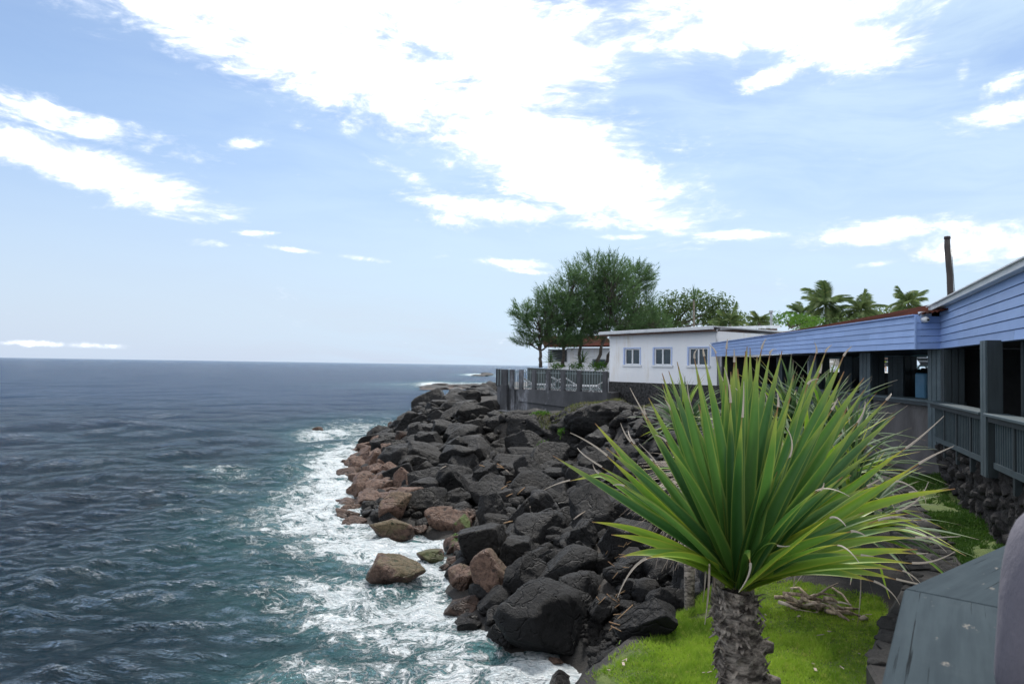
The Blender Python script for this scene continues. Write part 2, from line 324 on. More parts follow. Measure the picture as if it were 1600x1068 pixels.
#            x    y    z   steep
RIM = np.array([(.0,-60,2.0,.2),(.0,3,2.0,.2),(.35,6,1.95,.2),(.77,7,2.0,.2),(1.4,8,2.0,.3),(2.4,8.9,2.0,.4),(3.2,10.5,2.1,.5),(3.9,13,2.3,.6),(4.6,16,2.6,.6),(5.0,20,2.8,.65),(5.2,24,3.0,.8),
    (5.3,27.5,3.1,1),(4.8,30,3.15,1),(3.5,32,2.8,1),(2.0,33.2,2.6,.95),(.4,34.3,2.45,.8),(-1.5,36,2.4,.35),(-3.4,39,2.25,.1),(-5.5,42,2.15,.1),(-5.7,44.5,2.1,.1),(-4.3,50,2.2,.1),
    (-3.2,60,2.5,.1),(-1.6,68,2.6,.1),(3,80,2.8,.1),(20,100,3,.1),(200,130,3,.1),(200,-60,3,.1)], float)
INL = np.array([(2.5,7,2.0),(4,8.5,2.05),(3,4,2.0),(1.5,5,1.98),(4.8,8.6,2.08),(5.2,9.8,2.12),(6.0,11,2.3),(6.6,12.6,2.5),(6.9,11.3,2.42),(6.3,9.6,2.35),(5.4,8,2.2),(7.8,12.3,2.55),(8.6,14.6,2.78),(7,10,2.45),(6.5,14,2.6),(7,20,2.8),(8,28,3.0),
   (-.3,37.5,2.5),(1,35.5,2.55),(2.5,34.5,2.8),(4.3,33.6,3.3),(10,60,3.3),(50,50,3.3),(100,100,3.3),(150,30,3.3),(50,-20,3.0),(9,34,3.2),(4,0,2.0),(3,-10,2.0)], float)
def seg_dist(pts, poly, closed=False):
    A = poly[:, :2]; B = np.roll(A, -1, 0)
    if not closed: A = A[:-1]; B = B[:-1]
    best = np.full(len(pts), 1e9); bi = np.zeros(len(pts), int); bt = np.zeros(len(pts))
    for i in range(len(A)):
        d = B[i]-A[i]; L = d@d; t = np.clip(((pts-A[i])@d)/L, 0, 1); q = pts - A[i] - t[:,None]*d; r = np.hypot(q[:,0], q[:,1])
        m = r < best; best[m] = r[m]; bi[m] = i; bt[m] = t[m]
    return best, bi, bt
def inside(pts, poly):
    x, y = pts[:,0], pts[:,1]; r = np.zeros(len(pts), bool); n = len(poly)
    for i in range(n):
        x1,y1 = poly[i,:2]; x2,y2 = poly[(i+1)%n,:2]
        if y1 == y2: continue
        c = ((y1 > y) != (y2 > y)) & (x < (x2-x1)*(y-y1)/(y2-y1)+x1); r ^= c
    return r
_k = [(RNG.normal(size=2)*s, RNG.uniform(0,6.28), a) for s, a in [(1.0,.5)]*6 + [(2.2,.25)]*8 + [(5.0,.12)]*10 + [(11,.05)]*8]
def nse(x, y):
    r = 0
    for k, ph, a in _k: r = r + a*np.sin(k[0]*x+k[1]*y+ph)
    return r
def sstep(x, a, b):
    t = np.clip((x-a)/(b-a), 0, 1); return t*t*(3-2*t)
def terrain(x, y, rough=True):
    x = np.atleast_1d(np.asarray(x, float)); y = np.atleast_1d(np.asarray(y, float)); pts = np.stack([x, y], 1)
    ds, _, _ = seg_dist(pts, SHORE[:-1]); dr, ri, rt = seg_dist(pts, RIM[:-1])
    land = inside(pts, SHORE); plat = inside(pts, RIM)
    zr = RIM[ri,2]*(1-rt) + RIM[(ri+1)%len(RIM),2]*rt; st = RIM[ri,3]*(1-rt) + RIM[(ri+1)%len(RIM),3]*rt
    t = ds/(ds+dr+1e-6)
    prof = (1-st)*(t**.85) + st*(.42*t + .58*sstep(t, .80, .98))
    z = zr*prof
    if rough: z = z + .13*nse(x, y)*np.minimum(t*4, 1)*sstep(dr, 0, .8)
    z = np.where(land, z, -.75*ds)
    if plat.any():
        q = pts[plat]; num = np.zeros(len(q)); den = np.zeros(len(q))
        src = np.vstack([RIM[:, :3], INL]); 
        for s in src:
            wgt = 1.0/((q[:,0]-s[0])**2+(q[:,1]-s[1])**2+.05)**1.7; num += wgt*s[2]; den += wgt
        zi = num/den; w_ = sstep(dr[plat], 0, 1.2); zz = zr[plat]*(1-w_) + zi*w_
        zz += .012*nse(q[:,0]*1.7, q[:,1]*1.7)
        z[plat] = zz
    return np.maximum(z, -3)
def tz(x, y): return float(terrain(x, y)[0])
def axis(lo, a, b, hi, step, g=1.12):
    c = list(np.arange(a, b, step)); s = step; v = a
    left = []
    while v > lo: s *= g; v -= s; left.append(v)
    s = step; v = c[-1]; right = []
    while v < hi: s *= g; v += s; right.append(v)
    return np.array(left[::-1]+c+right)
def grid(xs, ys):
    X, Y = np.meshgrid(xs, ys); nx, ny = len(xs), len(ys)
    i = np.arange(ny-1)[:,None]*nx + np.arange(nx-1)[None,:]; i = i.ravel()
    return X.ravel(), Y.ravel(), np.stack([i, i+1, i+nx+1, i+nx], 1)
def facelogic():
    pass
gx, gy, gf = grid(axis(-14, -9.5, 10.2, 190, .14), axis(-40, 3.5, 47, 140, .14))
gz = terrain(gx, gy)
# rocky relief pushed out of the slope
land_ = (gz > -.5); 
keep = gz[gf].max(1) > -2.9
gf2 = gf[keep]
def terrain_material():
    m = bpy.data.materials.new('shore_ground'); m.use_nodes = True; t = N(m.node_tree); b = t.n['Principled BSDF']
    pos = t.new('ShaderNodeNewGeometry').outputs['Position']
    g = t.new('ShaderNodeAttribute', attribute_name='grassy').outputs['Fac']
    n1 = t.noise(1.3, 8, .62, pos); n2 = t.noise(8, 8, .7, pos)
    rock = t.mix(t.ramp(n1, .35, .65), rgb(.010,.0095,.009), rgb(.030,.026,.023))
    rock = t.mix(t.ramp(t.noise(.7, 4, .6, pos), .52, .7, 0, .7), rock, rgb(.048,.038,.028))
    grass = t.mix(t.ramp(n2, .35, .7), rgb(.055,.095,.014), rgb(.10,.135,.025))
    grass = t.mix(t.ramp(n1, .58, .75, 0, .7), grass, rgb(.07,.055,.03))
    c = t.mix(t.ramp(t.math('ADD', g, t.math('MULTIPLY', t.math('SUBTRACT', n2, .5), .5)), .4, .6), rock, grass)
    t.set(b.inputs['Base Color'], c); b.inputs['Roughness'].default_value = .85
    t.l.new(t.new('ShaderNodeBump', {'Height': t.math('ADD', n2, t.math('MULTIPLY', t.noise(30,6,.6,pos), .3)), 'Strength': .9, 'Distance': .08}).outputs[0], b.inputs['Normal'])
    return m
def point_in(pts, poly): return inside(pts, np.array(poly, float))
LAWN = np.array([(.5,-3),(.45,3),(.6,5.6),(.82,7.0),(1.3,7.7),(1.65,7.9),(1.9,8.5),(2.35,8.8),(2.6,9.4),(3.2,9.8),(4.2,9.6),(4.75,9.1),(4.5,8.2),(4.1,7.2),(4,3),(4,-3)], float)
GREEN2 = np.array([(9.2,15.0),(9.0,14.2),(8.5,13.0),(8.0,11.6),(7.6,9.6),(6.6,7.6),(5.4,7.2),(5.9,9.3),(6.6,10.9),(7.1,12.4),(7.8,14.3)], float)
dl, _, _ = seg_dist(np.stack([gx,gy],1), LAWN, True); il = inside(np.stack([gx,gy],1), LAWN)
ig = inside(np.stack([gx,gy],1), GREEN2)
far_green = sstep(gx, 8.5, 11)*(gy > 34)
gr = np.where(il, np.clip(.35+dl*2.5, 0, 1), np.clip(.3-dl*2.5, 0, 1)); gr = np.maximum(gr, ig*.85); gr = np.maximum(gr, far_green)
gm = npmesh('rocky_ground', np.stack([gx,gy,gz],1), gf2, [terrain_material()], True)
a = gm.attributes.new('grassy', 'FLOAT', 'POINT'); a.data.foreach_set('value', gr.astype(np.float32))
ground = tag(link('ground', gm), kind='structure')

# ------------------------------------------------------------------ sea
FOAM = [ # px, py, rx, ry (pixels), strength
 (590,700,40,14,1.1),(560,715,50,16,1.15),(530,735,45,22,1.05),(545,770,60,28,1.05),(510,790,60,26,1.0),(540,815,95,26,1.05),(470,800,50,24,.85),(600,850,90,22,1.05),(520,845,60,18,.9),(430,822,60,14,.7),
 (640,855,80,20,1.1),(690,830,40,14,.95),(600,690,40,10,.9),(520,673,34,5,1.0),(497,676,24,5,1.1),(560,665,50,6,.55),(620,668,50,8,.7),(505,735,30,20,.8),
 (650,890,60,20,1.05),(600,925,110,20,.95),(530,925,50,14,.85),(700,905,40,22,1.1),(560,915,60,14,.95),(660,940,90,26,.95),(760,955,60,32,1.25),(730,985,45,24,1.2),(790,1010,70,30,1.15),(740,1020,60,30,1.1),
 (860,1030,60,24,1.25),(800,1050,90,30,1.1),(600,985,70,18,.75),(530,960,60,12,.75),(660,975,60,18,.8),(480,1050,80,30,.74),(600,1050,120,26,.66),(440,1020,40,20,.5),(700,1050,70,24,.95),
 (330,758,20,4,.45),(355,770,20,5,.42),(262,793,10,2,.6),(300,735,10,3,.35),(340,742,16,3,.42),(370,745,10,3,.4),(385,770,20,4,.4),(380,745,30,5,.45),(330,800,20,4,.25),
 (680,600,20,2.5,1.4),(735,600,60,2,.8),(745,585,14,1,1.2),(770,642,50,4,.3)]
sx = axis(-9000, -13, 2.2, 9000, .10, 1.035); sy = axis(3, 8.5, 30, 16000, .09, 1.03)
X, Y, SF = grid(sx, sy); dx = np.gradient(sx); dy = np.gradient(sy)
SP = np.maximum(*np.meshgrid(dx, dy)).ravel()
Z = np.zeros(len(X)); foam = np.zeros(len(X)); HX = np.zeros(len(X)); HY = np.zeros(len(X))
comps = []
for i in range(46):
    lam = .35*(1.115**i); th = R(-62)+RNG.normal()*(1.15 if lam < 2.5 else (.7 if lam < 6 else .35)); amp = .0165*lam**.78 if lam < 9 else .07
    comps.append((lam, th, amp, RNG.uniform(0, 6.28)))
pts = np.stack([X, Y], 1); near = (Y < 90) & (np.abs(X) < 90)
ds = np.full(len(X), 50.0); d_, _, _ = seg_dist(pts[near], SHORE[:-1]); ds[near] = d_
calm = .55 + .45*sstep(ds, 0, 3)
for lam, th, amp, ph in comps:
    wgt = np.clip((lam/SP - 2.2)/2.5, 0, 1)*amp
    if wgt.max() <= 0: continue
    k = 2*math.pi/lam; a_ = k*(X*math.cos(th)+Y*math.sin(th))+ph + .6*np.sin(.21*X+.13*Y+ph)
    c_ = np.cos(a_); s_ = np.sin(a_); Z += wgt*c_*.62; HX -= wgt*s_*math.cos(th)*.6; HY -= wgt*s_*math.sin(th)*.6
Z *= calm
nb = np.zeros(len(X)); aer = np.zeros(len(X))
for (px,py,rx,ry,st) in FOAM:
    c0 = G(px,py); rx *= 1.22; ry *= 1.22; cx = G(px+rx,py)-c0; cy = (G(px,py-ry)-c0)
    A_ = np.array([[cx.x, cy.x],[cx.y, cy.y]]); inv = np.linalg.inv(A_)
    m = (np.abs(X-c0.x) < 4*(abs(cx.x)+abs(cy.x))) & (np.abs(Y-c0.y) < 4*(abs(cx.y)+abs(cy.y)))
    if not m.any(): continue
    q = inv @ np.stack([X[m]-c0.x, Y[m]-c0.y]); r2 = q[0]**2+q[1]**2
    foam[m] = np.maximum(foam[m], st*np.exp(-r2*.75)); aer[m] = np.maximum(aer[m], min(st,1)*np.exp(-r2*.32))
inshore = near & (Y > 9) & (Y < 46)
foam = np.maximum(foam, np.where(inshore, .9*np.exp(-(ds/.55)**2), 0))
Z += foam.clip(0,1.1)*.05 + foam.clip(0,1)*.05*nse(X*2.3, Y*2.3)
def sea_material():
    m = bpy.data.materials.new('sea_water'); m.use_nodes = True; t = N(m.node_tree); b = t.n['Principled BSDF']
    pos = t.new('ShaderNodeTexCoord').outputs['Object']
    fo = t.new('ShaderNodeAttribute', attribute_name='foam').outputs['Fac']; ae = t.new('ShaderNodeAttribute', attribute_name='aer').outputs['Fac']
    wn = t.new('ShaderNodeTexNoise', {'Scale': 1.1, 'Detail': 4.0}); t.l.new(pos, wn.inputs['Vector'])
    wv = t.new('ShaderNodeVectorMath', {0: wn.outputs['Color'], 1: (.5,.5,.5)}, operation='SUBTRACT').outputs[0]
    wv = t.new('ShaderNodeVectorMath', {0: wv, 'Scale': 2.2}, operation='SCALE').outputs[0]
    wp = t.new('ShaderNodeVectorMath', {0: pos, 1: wv}, operation='ADD').outputs[0]
    fo = t.math('MULTIPLY', fo, t.ramp(t.noise(.42, 4, .55, wp, .8), .34, .60, .60, 1.15))
    n1 = t.noise(1.6, 12, .68, wp); n2 = t.noise(7, 8, .65, wp)
    edge1 = t.new('ShaderNodeTexVoronoi', {'Scale': 2.6, 'Vector': wp}, feature='DISTANCE_TO_EDGE').outputs[0]
    edge2 = t.new('ShaderNodeTexVoronoi', {'Scale': 6.5, 'Vector': wp}, feature='DISTANCE_TO_EDGE').outputs[0]
    lace = t.math('MAXIMUM', t.ramp(edge1, .0, .16, 1, 0), t.ramp(edge2, .0, .22, .8, 0))
    v = t.math('ADD', t.math('MULTIPLY', t.math('SUBTRACT', n1, .5), 2.9), t.math('MULTIPLY', lace, .42))
    v = t.math('ADD', v, t.math('MULTIPLY', t.math('SUBTRACT', n2, .5), .9))
    v = t.math('ADD', v, fo)
    fm = t.ramp(v, .52, 1.05); fm = t.math('MULTIPLY', fm, t.ramp(fo, .05, .25))
    deep = t.mix(t.ramp(t.noise(.07, 3, .5, pos), .4, .65), rgb(.004,.012,.021), rgb(.004,.018,.024))
    deep = t.mix(t.ramp(t.noise(.35, 5, .6, pos), .60, .72, 0, .35), deep, rgb(.035,.028,.022))
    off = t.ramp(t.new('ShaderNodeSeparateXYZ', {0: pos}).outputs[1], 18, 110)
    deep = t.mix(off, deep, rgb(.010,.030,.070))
    c = t.mix(t.math('MULTIPLY', ae, .55), deep, rgb(.06,.19,.19))
    milky = t.math('MULTIPLY', t.ramp(fo, .15, .95), t.ramp(n1, .3, .62, .1, .75))
    c = t.mix(milky, c, rgb(.22,.40,.41))
    c = t.mix(fm, c, t.mix(t.ramp(n2,.35,.7), rgb(.58,.66,.69), rgb(.84,.86,.87)))
    t.set(b.inputs['Base Color'], c); t.set(b.inputs['Roughness'], t.ramp(fm, 0, 1, .10, .8)); b.inputs['IOR'].default_value = 1.333
    b.inputs['Specular IOR Level'].default_value = 0.0
    r1 = t.noise(2.6, 6, .6, t.mapping(pos, scale=(1,1.5,1), rot=(0,0,.5)), dist=.6); r2 = t.noise(.55, 5, .6, t.mapping(pos, scale=(1,1.8,1), rot=(0,0,.45)), dist=.5)
    r3 = t.noise(.10, 5, .65, t.mapping(pos, scale=(1,2.0,1), rot=(0,0,.2)))
    h = t.math('ADD', t.math('MULTIPLY', r1, .36), t.math('MULTIPLY', r2, 1.15)); h = t.math('ADD', h, t.math('MULTIPLY', r3, .8)); h = t.math('ADD', h, t.math('MULTIPLY', t.noise(8, 4, .6, t.mapping(pos, scale=(1,1.3,1), rot=(0,0,.6))), .05))
    h = t.math('ADD', h, t.math('MULTIPLY', fm, t.math('ADD', .05, t.math('MULTIPLY', n2, .25))))
    t.l.new(t.new('ShaderNodeBump', {'Height': h, 'Strength': 1.0, 'Distance': .75}).outputs[0], b.inputs['Normal'])
    nrm_ = b.inputs['Normal'].links[0].from_socket; fr = t.new('ShaderNodeFresnel', {'IOR': 1.333}); t.l.new(nrm_, fr.inputs['Normal'])
    gl = t.new('ShaderNodeBsdfGlossy', {'Color': rgb(.88,.94,1), 'Roughness': .09}); t.l.new(nrm_, gl.inputs['Normal'])
    fac = t.math('MULTIPLY', t.math('MULTIPLY', fr.outputs[0], .86), t.math('SUBTRACT', 1.0, fm))
    mx = t.new('ShaderNodeMixShader', {0: fac}); t.l.new(b.outputs[0], mx.inputs[1]); t.l.new(gl.outputs[0], mx.inputs[2]); t.l.new(mx.outputs[0], t.n['Material Output'].inputs[0])
    return m
sm = npmesh('sea_surface', np.stack([X+HX,Y+HY,Z],1), SF, [sea_material()], True)
for nm, arr in (('foam', foam), ('aer', aer)):
    a = sm.attributes.new(nm, 'FLOAT', 'POINT'); a.data.foreach_set('value', arr.astype(np.float32))
tag(link('sea', sm), kind='structure')

# ------------------------------------------------------------------ boulders
def ico(sub):
    import bmesh
    bm = bmesh.new(); bmesh.ops.create_icosphere(bm, subdivisions=sub, radius=1); bm.verts.ensure_lookup_table()
    v = np.array([x.co[:] for x in bm.verts]); f = np.array([[q.index for q in p.verts] for p in bm.faces]); bm.free(); return v, f
IV, IF = ico(5); IV4, IF4 = ico(3); IV2, IF2 = ico(2)
def rock_shape(V, seed, planes=16, soft=26, rough=.035, squash=1.0):
    r = np.random.default_rng(seed); n = r.normal(size=(planes,3)); n /= np.linalg.norm(n, axis=1)[:,None]
    h = r.uniform(.62, 1.0, planes); d = np.clip(V@n.T, 1e-3, None)/h        # 1/r for every plane
    inv = (np.sum(d**soft, 1))**(1/soft); rad = 1/np.clip(inv, .75, None)
    o = 0
    for s, a in ((1.8,1.0),(3.5,.7),(7.0,.5),(14,.32),(26,.2)):
        k = r.normal(size=(6,3))*s; ph = r.uniform(0,6.28,6); w_ = sum(np.sin(V@k[i]+ph[i]+1.3*np.sin(V@k[(i+1)%6]*.7)) for i in range(6))/6
        o = o + (w_ if s < 5 else -np.abs(w_)*1.3)*a
    return V*(rad*(1+rough*o))[:,None]
def _far(): pass
ROCKS = [npmesh('boulder_%d' % i, rock_shape(IV, 100+i, planes=[9,12,15,20][i%4], rough=.07+.02*(i%3), soft=[60,34,80,26][i%4]), IF, [M['basalt']], True) for i in range(18)]
STONES = [npmesh('stone_%d' % i, rock_shape(IV4, 300+i, planes=12, rough=.04), IF4, [M['basalt']], True) for i in range(8)]
def hit(px, py):
    d = ray(px, py); t = 6.0
    for _ in range(2200):
        p = CAM + d*t
        z = max(tz(p.x, p.y), 0.0)
        if p.z <= z: return Vector((p.x, p.y, z))
        t += max(.03, (p.z-z)*.35)
        if t > 160: break
    return G(px, py)
nrock = 0
def boulder(p, rx, ry, rz, brown, moss, label, group=None, seed=None):
    global nrock
    r = random.Random(seed if seed is not None else nrock*13+5); me = ROCKS[(nrock*7+3) % len(ROCKS)]; nrock += 1
    o = link('boulder', me); o.location = p
    # near-upright turn so that the given extents hold
    o.rotation_euler = (r.uniform(-.25,.25), r.uniform(-.25,.25), r.uniform(-.5,.5) + (math.pi if r.random() < .5 else 0)); o.scale = (rx*1.18, ry*1.18, rz*1.18)
    o['brown'] = float(brown); o['moss'] = float(moss); tag(o, label, 'boulder', group); return o
def Z4(x, y): return 540+x/3.815, 620+y/3.815
def Z5(x, y): return 540+x/2.857, 820+y/2.857
LIST = [ # zoom, cx, cy, w, h, brown, moss, label
 (4,150,262,118,90,.38,0,'black-topped boulder with brown foot, seaward end of the rock pile'),
 (4,235,232,130,100,.42,0,'dark boulder with brown flank just inland of the outermost black-topped one'),
 (4,340,235,95,80,.8,0,'brown-sided boulder in the gap between outermost rocks and the black pile'),
 (4,250,312,95,75,.9,0,'small brown boulder below the outermost black-topped rocks'),
 (4,180,380,115,90,1.2,0,'rusty brown boulder leaning on a flatter one at the water'),
 (4,80,412,115,70,1.2,0,'flat brown boulder farthest out on the brown spit'),
 (4,135,435,90,60,1.1,0,'low brown boulder behind the flat one on the brown spit'),
 (4,120,484,98,60,1.2,0,'small brown boulder lapped by foam under the brown spit'),
 (4,205,545,135,110,1.2,0,'wide pitted brown boulder split by a crack at the waterline'),
 (4,245,440,105,85,1.1,0,'wedge-shaped brown boulder amid the brown rocks'),
 (4,345,500,150,140,1.1,0,'tall cracked reddish brown boulder above the waterline'),
 (4,130,615,170,95,1.3,0,'lone rounded brown boulder in the foam, left of the upright one'),
 (4,285,655,155,165,.95,.1,'upright brown boulder with grey top and green foot in foam'),
 (4,255,790,212,110,1.3,.2,'low brown boulder with mossy tip, lowest of the brown waterline rocks'),
 (4,418,792,98,55,1.2,0,'small flat brown rock between two large ones in the foam'),
 (4,480,630,245,165,.45,0,'large dark boulder with cracked domed top beside upright brown one'),
 (4,595,735,215,130,.7,0,'dark slab with pinkish brown belly over the foam'),
 (4,525,75,115,60,0,0,'flat black ledge block at the top seaward corner of the pile'),
 (4,650,100,170,70,0,0,'long flat black block beside the top corner ledge'),
 (4,500,270,140,180,0,0,'tall pointed black boulder near the top of the slope'),
 (4,568,190,100,95,0,0,'squarish black boulder under the flat ledge'),
 (4,660,225,150,120,0,0,'tilted grey-black boulder under the stone ledge'),
 (4,630,325,165,140,0,0,'smooth domed black boulder below the tilted one'),
 (4,425,245,90,130,0,0,'leaning grey slab on the seaward edge of the slope'),
 (4,780,195,105,150,0,0,'tall block of rock at the left end of the cliff'),
 (4,800,290,115,100,0,0,'rounded black boulder at the foot of the tall block'),
 (4,715,400,145,130,0,0,'rounded black boulder above the driftwood scraps'),
 (4,805,355,105,90,0,0,'greyish boulder under the left end of the cliff'),
 (4,870,375,65,100,0,0,'narrow upright stone beside the cliff foot'),
 (4,635,520,155,200,0,0,'big smooth egg-shaped black boulder mid slope'),
 (4,535,480,150,120,.2,0,'broad black boulder left of the egg-shaped one'),
 (4,380,395,120,100,.25,0,'black boulder above the tall cracked brown one'),
 (4,465,400,95,110,0,0,'leaning flat-faced boulder mid slope near the sea side'),
 (4,335,310,130,90,.3,0,'grey boulder above the brown spit rocks'),
 (4,835,590,190,170,0,0,'wide flat-topped grey boulder mid slope'),
 (4,830,480,150,130,0,0,'dark boulder above the wide flat-topped one'),
 (4,1115,530,250,160,0,0,'large slanting grey slab boulder under the fern patch'),
 (4,1355,460,115,170,0,0,'upright pale grey block left of the dead pandanus leaves'),
 (4,1480,560,200,150,0,0,'wide grey boulder behind the dead pandanus leaf tips'),
 (4,1460,680,200,140,0,0,'dark rounded boulder under the dead pandanus leaf tips'),
 (4,1035,730,100,200,0,0,'narrow upright pale grey stone in the middle of the pile'),
 (4,870,700,150,200,0,0,'sharp pyramid-shaped boulder over the big black one'),
 (4,960,610,130,120,0,0,'dark boulder left of the slanting grey slab'),
 (4,1190,650,170,120,0,0,'round-backed boulder under the slanting grey slab'),
 (4,1180,800,230,230,0,0,'large bluish black boulder with pitted face in mid pile'),
 (4,838,875,290,270,.05,0,'biggest smooth black boulder, faceted, just above the foam'),
 (4,690,765,110,110,.6,.7,'brownish boulder with dark green weed at its foot'),
 (4,652,885,90,95,.8,1.0,'small brown rock with a bright green weed patch'),
 (4,515,955,170,80,.9,.5,'flat pointed rock with mossy top lying in the foam'),
 (4,672,972,95,40,1.1,0,'low brown rock awash beside the biggest black boulder'),
 (4,580,1015,60,32,1.3,0,'tiny brown rock awash in foam'),
 (4,1330,650,95,150,0,0,'upright wedge boulder beside the bluish black one'),
 (4,1240,990,140,140,0,0,'rounded boulder with pitted skin below the bluish black one'),
 (4,1420,840,160,150,0,0,'black boulder at the right of the bluish black one'),
 (4,1440,990,150,130,0,0,'smooth black boulder under the low left pandanus leaves'),
 (4,1050,920,190,210,0,0,'brownish black boulder right of the biggest one'),
 (5,200,215,195,112,1.25,.22,'isolated brown boulder with mossy ridge surrounded by foam'),
 (5,525,240,112,110,1.15,.15,'round pitted brown boulder at the swirl of foam'),
 (5,650,245,180,175,.95,.1,'brown-faced boulder with dark crest beside the round pitted one'),
 (5,790,245,150,170,.1,0,'black angular boulder right of the brown-faced one'),
 (5,905,425,370,335,.0,0,'huge craggy black boulder nearest the camera, foot in foam'),
 (5,1000,215,230,150,0,0,'broad olive-grey slab on top behind the huge craggy boulder'),
 (5,1050,320,140,190,0,0,'tall dark block set against the huge craggy boulder'),
 (5,930,160,115,90,0,0,'small round dark boulder behind the olive-grey slab'),
 (5,1050,145,155,120,0,0,'dark boulder partly behind the yellow pandanus leaf'),
 (5,1165,385,140,130,0,0,'black boulder right of the huge craggy one, twigs beside it'),
 (5,840,335,110,100,.6,0,'brownish wet boulder tucked left of the huge craggy one'),
 (5,1280,200,125,110,0,0,'smooth black boulder under the low pandanus leaves'),
 (5,1330,290,130,100,0,0,'low black boulder beside hanging dead leaf'),
 (5,1380,440,230,150,0,0,'broad black lava mound beside the lawn edge'),
 (5,1490,350,180,110,0,0,'low lava mound at the top end of the lawn edge'),
 (5,935,618,58,34,.4,0,'small dark rock in the foam in front of the pebble cove'),
]
placed = []; NAMED = []; SCAT = []
KEYS = (' beside',' above',' under',' below',' just',' amid',' behind',' at ',' in ',' on ',' leaning',' split',' lapped',' left',' right',' tucked',' set',' nearest',' partly',' lying',' awash',' against',' with foot',' seaward',' with ')
def short(l):
    l = l.split(',')[0]; k = min([l.find(x) for x in KEYS if l.find(x) > 0] or [len(l)]); q = l[:k]
    return q if len(q.split()) >= 3 else None
def topx(p):
    v = Vector(p)-CAM; d = v.dot(_f); return 800+F*v.dot(CR)/d, 534-F*v.dot(CU)/d
def put(px, py, wpx, hpx, br, ms, lab, grp=None):
    b0 = hit(px, py+hpx*.42); d = b0.y; r = wpx*d/F/2; h = hpx*d/F/2*1.05
    zc = b0.z + h*.62; ctr = Vector((b0.x, b0.y + r*.45, zc))
    boulder(ctr, r, (r+h)/2*.95, h, br, ms, lab, grp)
    if short(lab): NAMED.append((px, py, short(lab)))
    placed.append((ctr.x, ctr.y, r, zc+h)); return ctr
for (zm,x,y,ww,hh,br,ms,lab) in LIST:
    sc = 3.815 if zm == 4 else 2.857; px, py = Z4(x,y) if zm == 4 else Z5(x,y)
    put(px, py, ww/sc, hh/sc, br, ms, lab)
put(497,670,14,8,1.3,0,'small brown rock with white wash far out left of the pile')
put(510,745+10,1,1,1.3,0,'') if False else None
# the rest of the pile, scattered
rr = random.Random(21); tries = 0; cnt = 0; sc_pts = []
while cnt < 200 and tries < 9000:
    tries += 1
    x = rr.uniform(-8.6, 5.6); y = rr.uniform(10.5, 47)
    ds0 = seg_dist(np.array([[x,y]]), SHORE[:-1])[0][0]; p1 = np.array([[x,y]])
    land = inside(p1, SHORE)[0]; plat = inside(p1, RIM)[0]; drm, ri, _ = seg_dist(p1, RIM[:-1]); drm = drm[0]
    if not land and ds0 > .4: continue
    if plat and not (x < -.8 and drm < 1.6 and y > 37): continue
    if y < 12.8 and x > .9 and ds0 < 1.6: continue
    steep = RIM[ri[0],3]
    if drm < 1.5 and steep > .75 and not plat: continue
    if y < 22 and x < -1.2 and ds0 < .35: continue
    r = (rr.choice([.2,.24,.28,.34]) if ds0 < 1.6 else rr.choice([.26,.32,.4,.48,.56])) * (1+.014*y) * (.8 if y < 16 else 1)
    if any((x-a)**2+(y-b)**2 < (.66*(r+c))**2 for a, b, c, _ in placed): continue
    z = max(tz(x,y), -.15); h = r*rr.uniform(.6,.95)
    placed.append((x,y,r,z+h)); cnt += 1
    br = 0
    if z < .45 and x < -1 and ds0 < 1.9: br = rr.uniform(.6,1.1) if y > 22 else rr.uniform(.3,.8)
    if y < 16: lab, grp = ('black lava boulder wedged in the pile near the pebble cove', 'black boulders near the cove')
    elif br > .55: lab, grp = ('brown stained boulder at the foot of the pile by the foam', 'brown boulders at the waterline')
    elif y > 41: lab, grp = ('dark low boulder on the far point beyond the terrace corner', 'boulders on the far point')
    elif x > 2: lab, grp = ('black boulder at the foot of the overhanging lava cliff', 'boulders under the cliff')
    elif y > 30: lab, grp = ('black angular boulder in the upper slope below the terrace wall', 'boulders of the upper slope')
    else: lab, grp = ('black angular boulder in the middle of the rock pile', 'boulders of the middle slope')
    SCAT.append((boulder(Vector((x, y, z+h*.35)), r, r*rr.uniform(.75,1.1), h, br, 0, lab, grp), r, br))
# say of each scattered boulder which one it is: by colour, size and its nearest outstanding neighbour
used = {}; sh_count = {}
for n_ in NAMED: sh_count[n_[2]] = sh_count.get(n_[2], 0)+1
NM = [n_ for n_ in NAMED if sh_count[n_[2]] == 1]
for o, r, br in SCAT:
    px, py = topx(o.location); done = False
    for (nx, ny, nm) in sorted(NM, key=lambda q: (q[0]-px)**2+(q[1]-py)**2)[:4]:
        dx_, dy_ = px-nx, py-ny
        rel = ('right of' if dx_ > 0 else 'left of') if abs(dx_) > abs(dy_) else ('just below' if dy_ > 0 else 'just above')
        col = 'brown' if br > .55 else 'black'; siz = 'small' if r < .38 else ('middling' if r < .56 else 'larger')
        l_ = f'{siz} {col} boulder {rel} the {nm}'
        if l_ not in used: used[l_] = o; o['label'] = l_; done = True; break
# far point rocks behind the ridge
for i in range(26):
    t_ = i/25; x = -5.6+4.3*t_+rr.uniform(-.4,.4); y = 45+21*t_+rr.uniform(-1,1); r = rr.uniform(.5,1.0)
    boulder(Vector((x,y,max(tz(x,y),0)+.15)), r, r, r*.55, 0, 0, 'dark low boulder on the far point beyond the terrace corner', 'boulders on the far point')
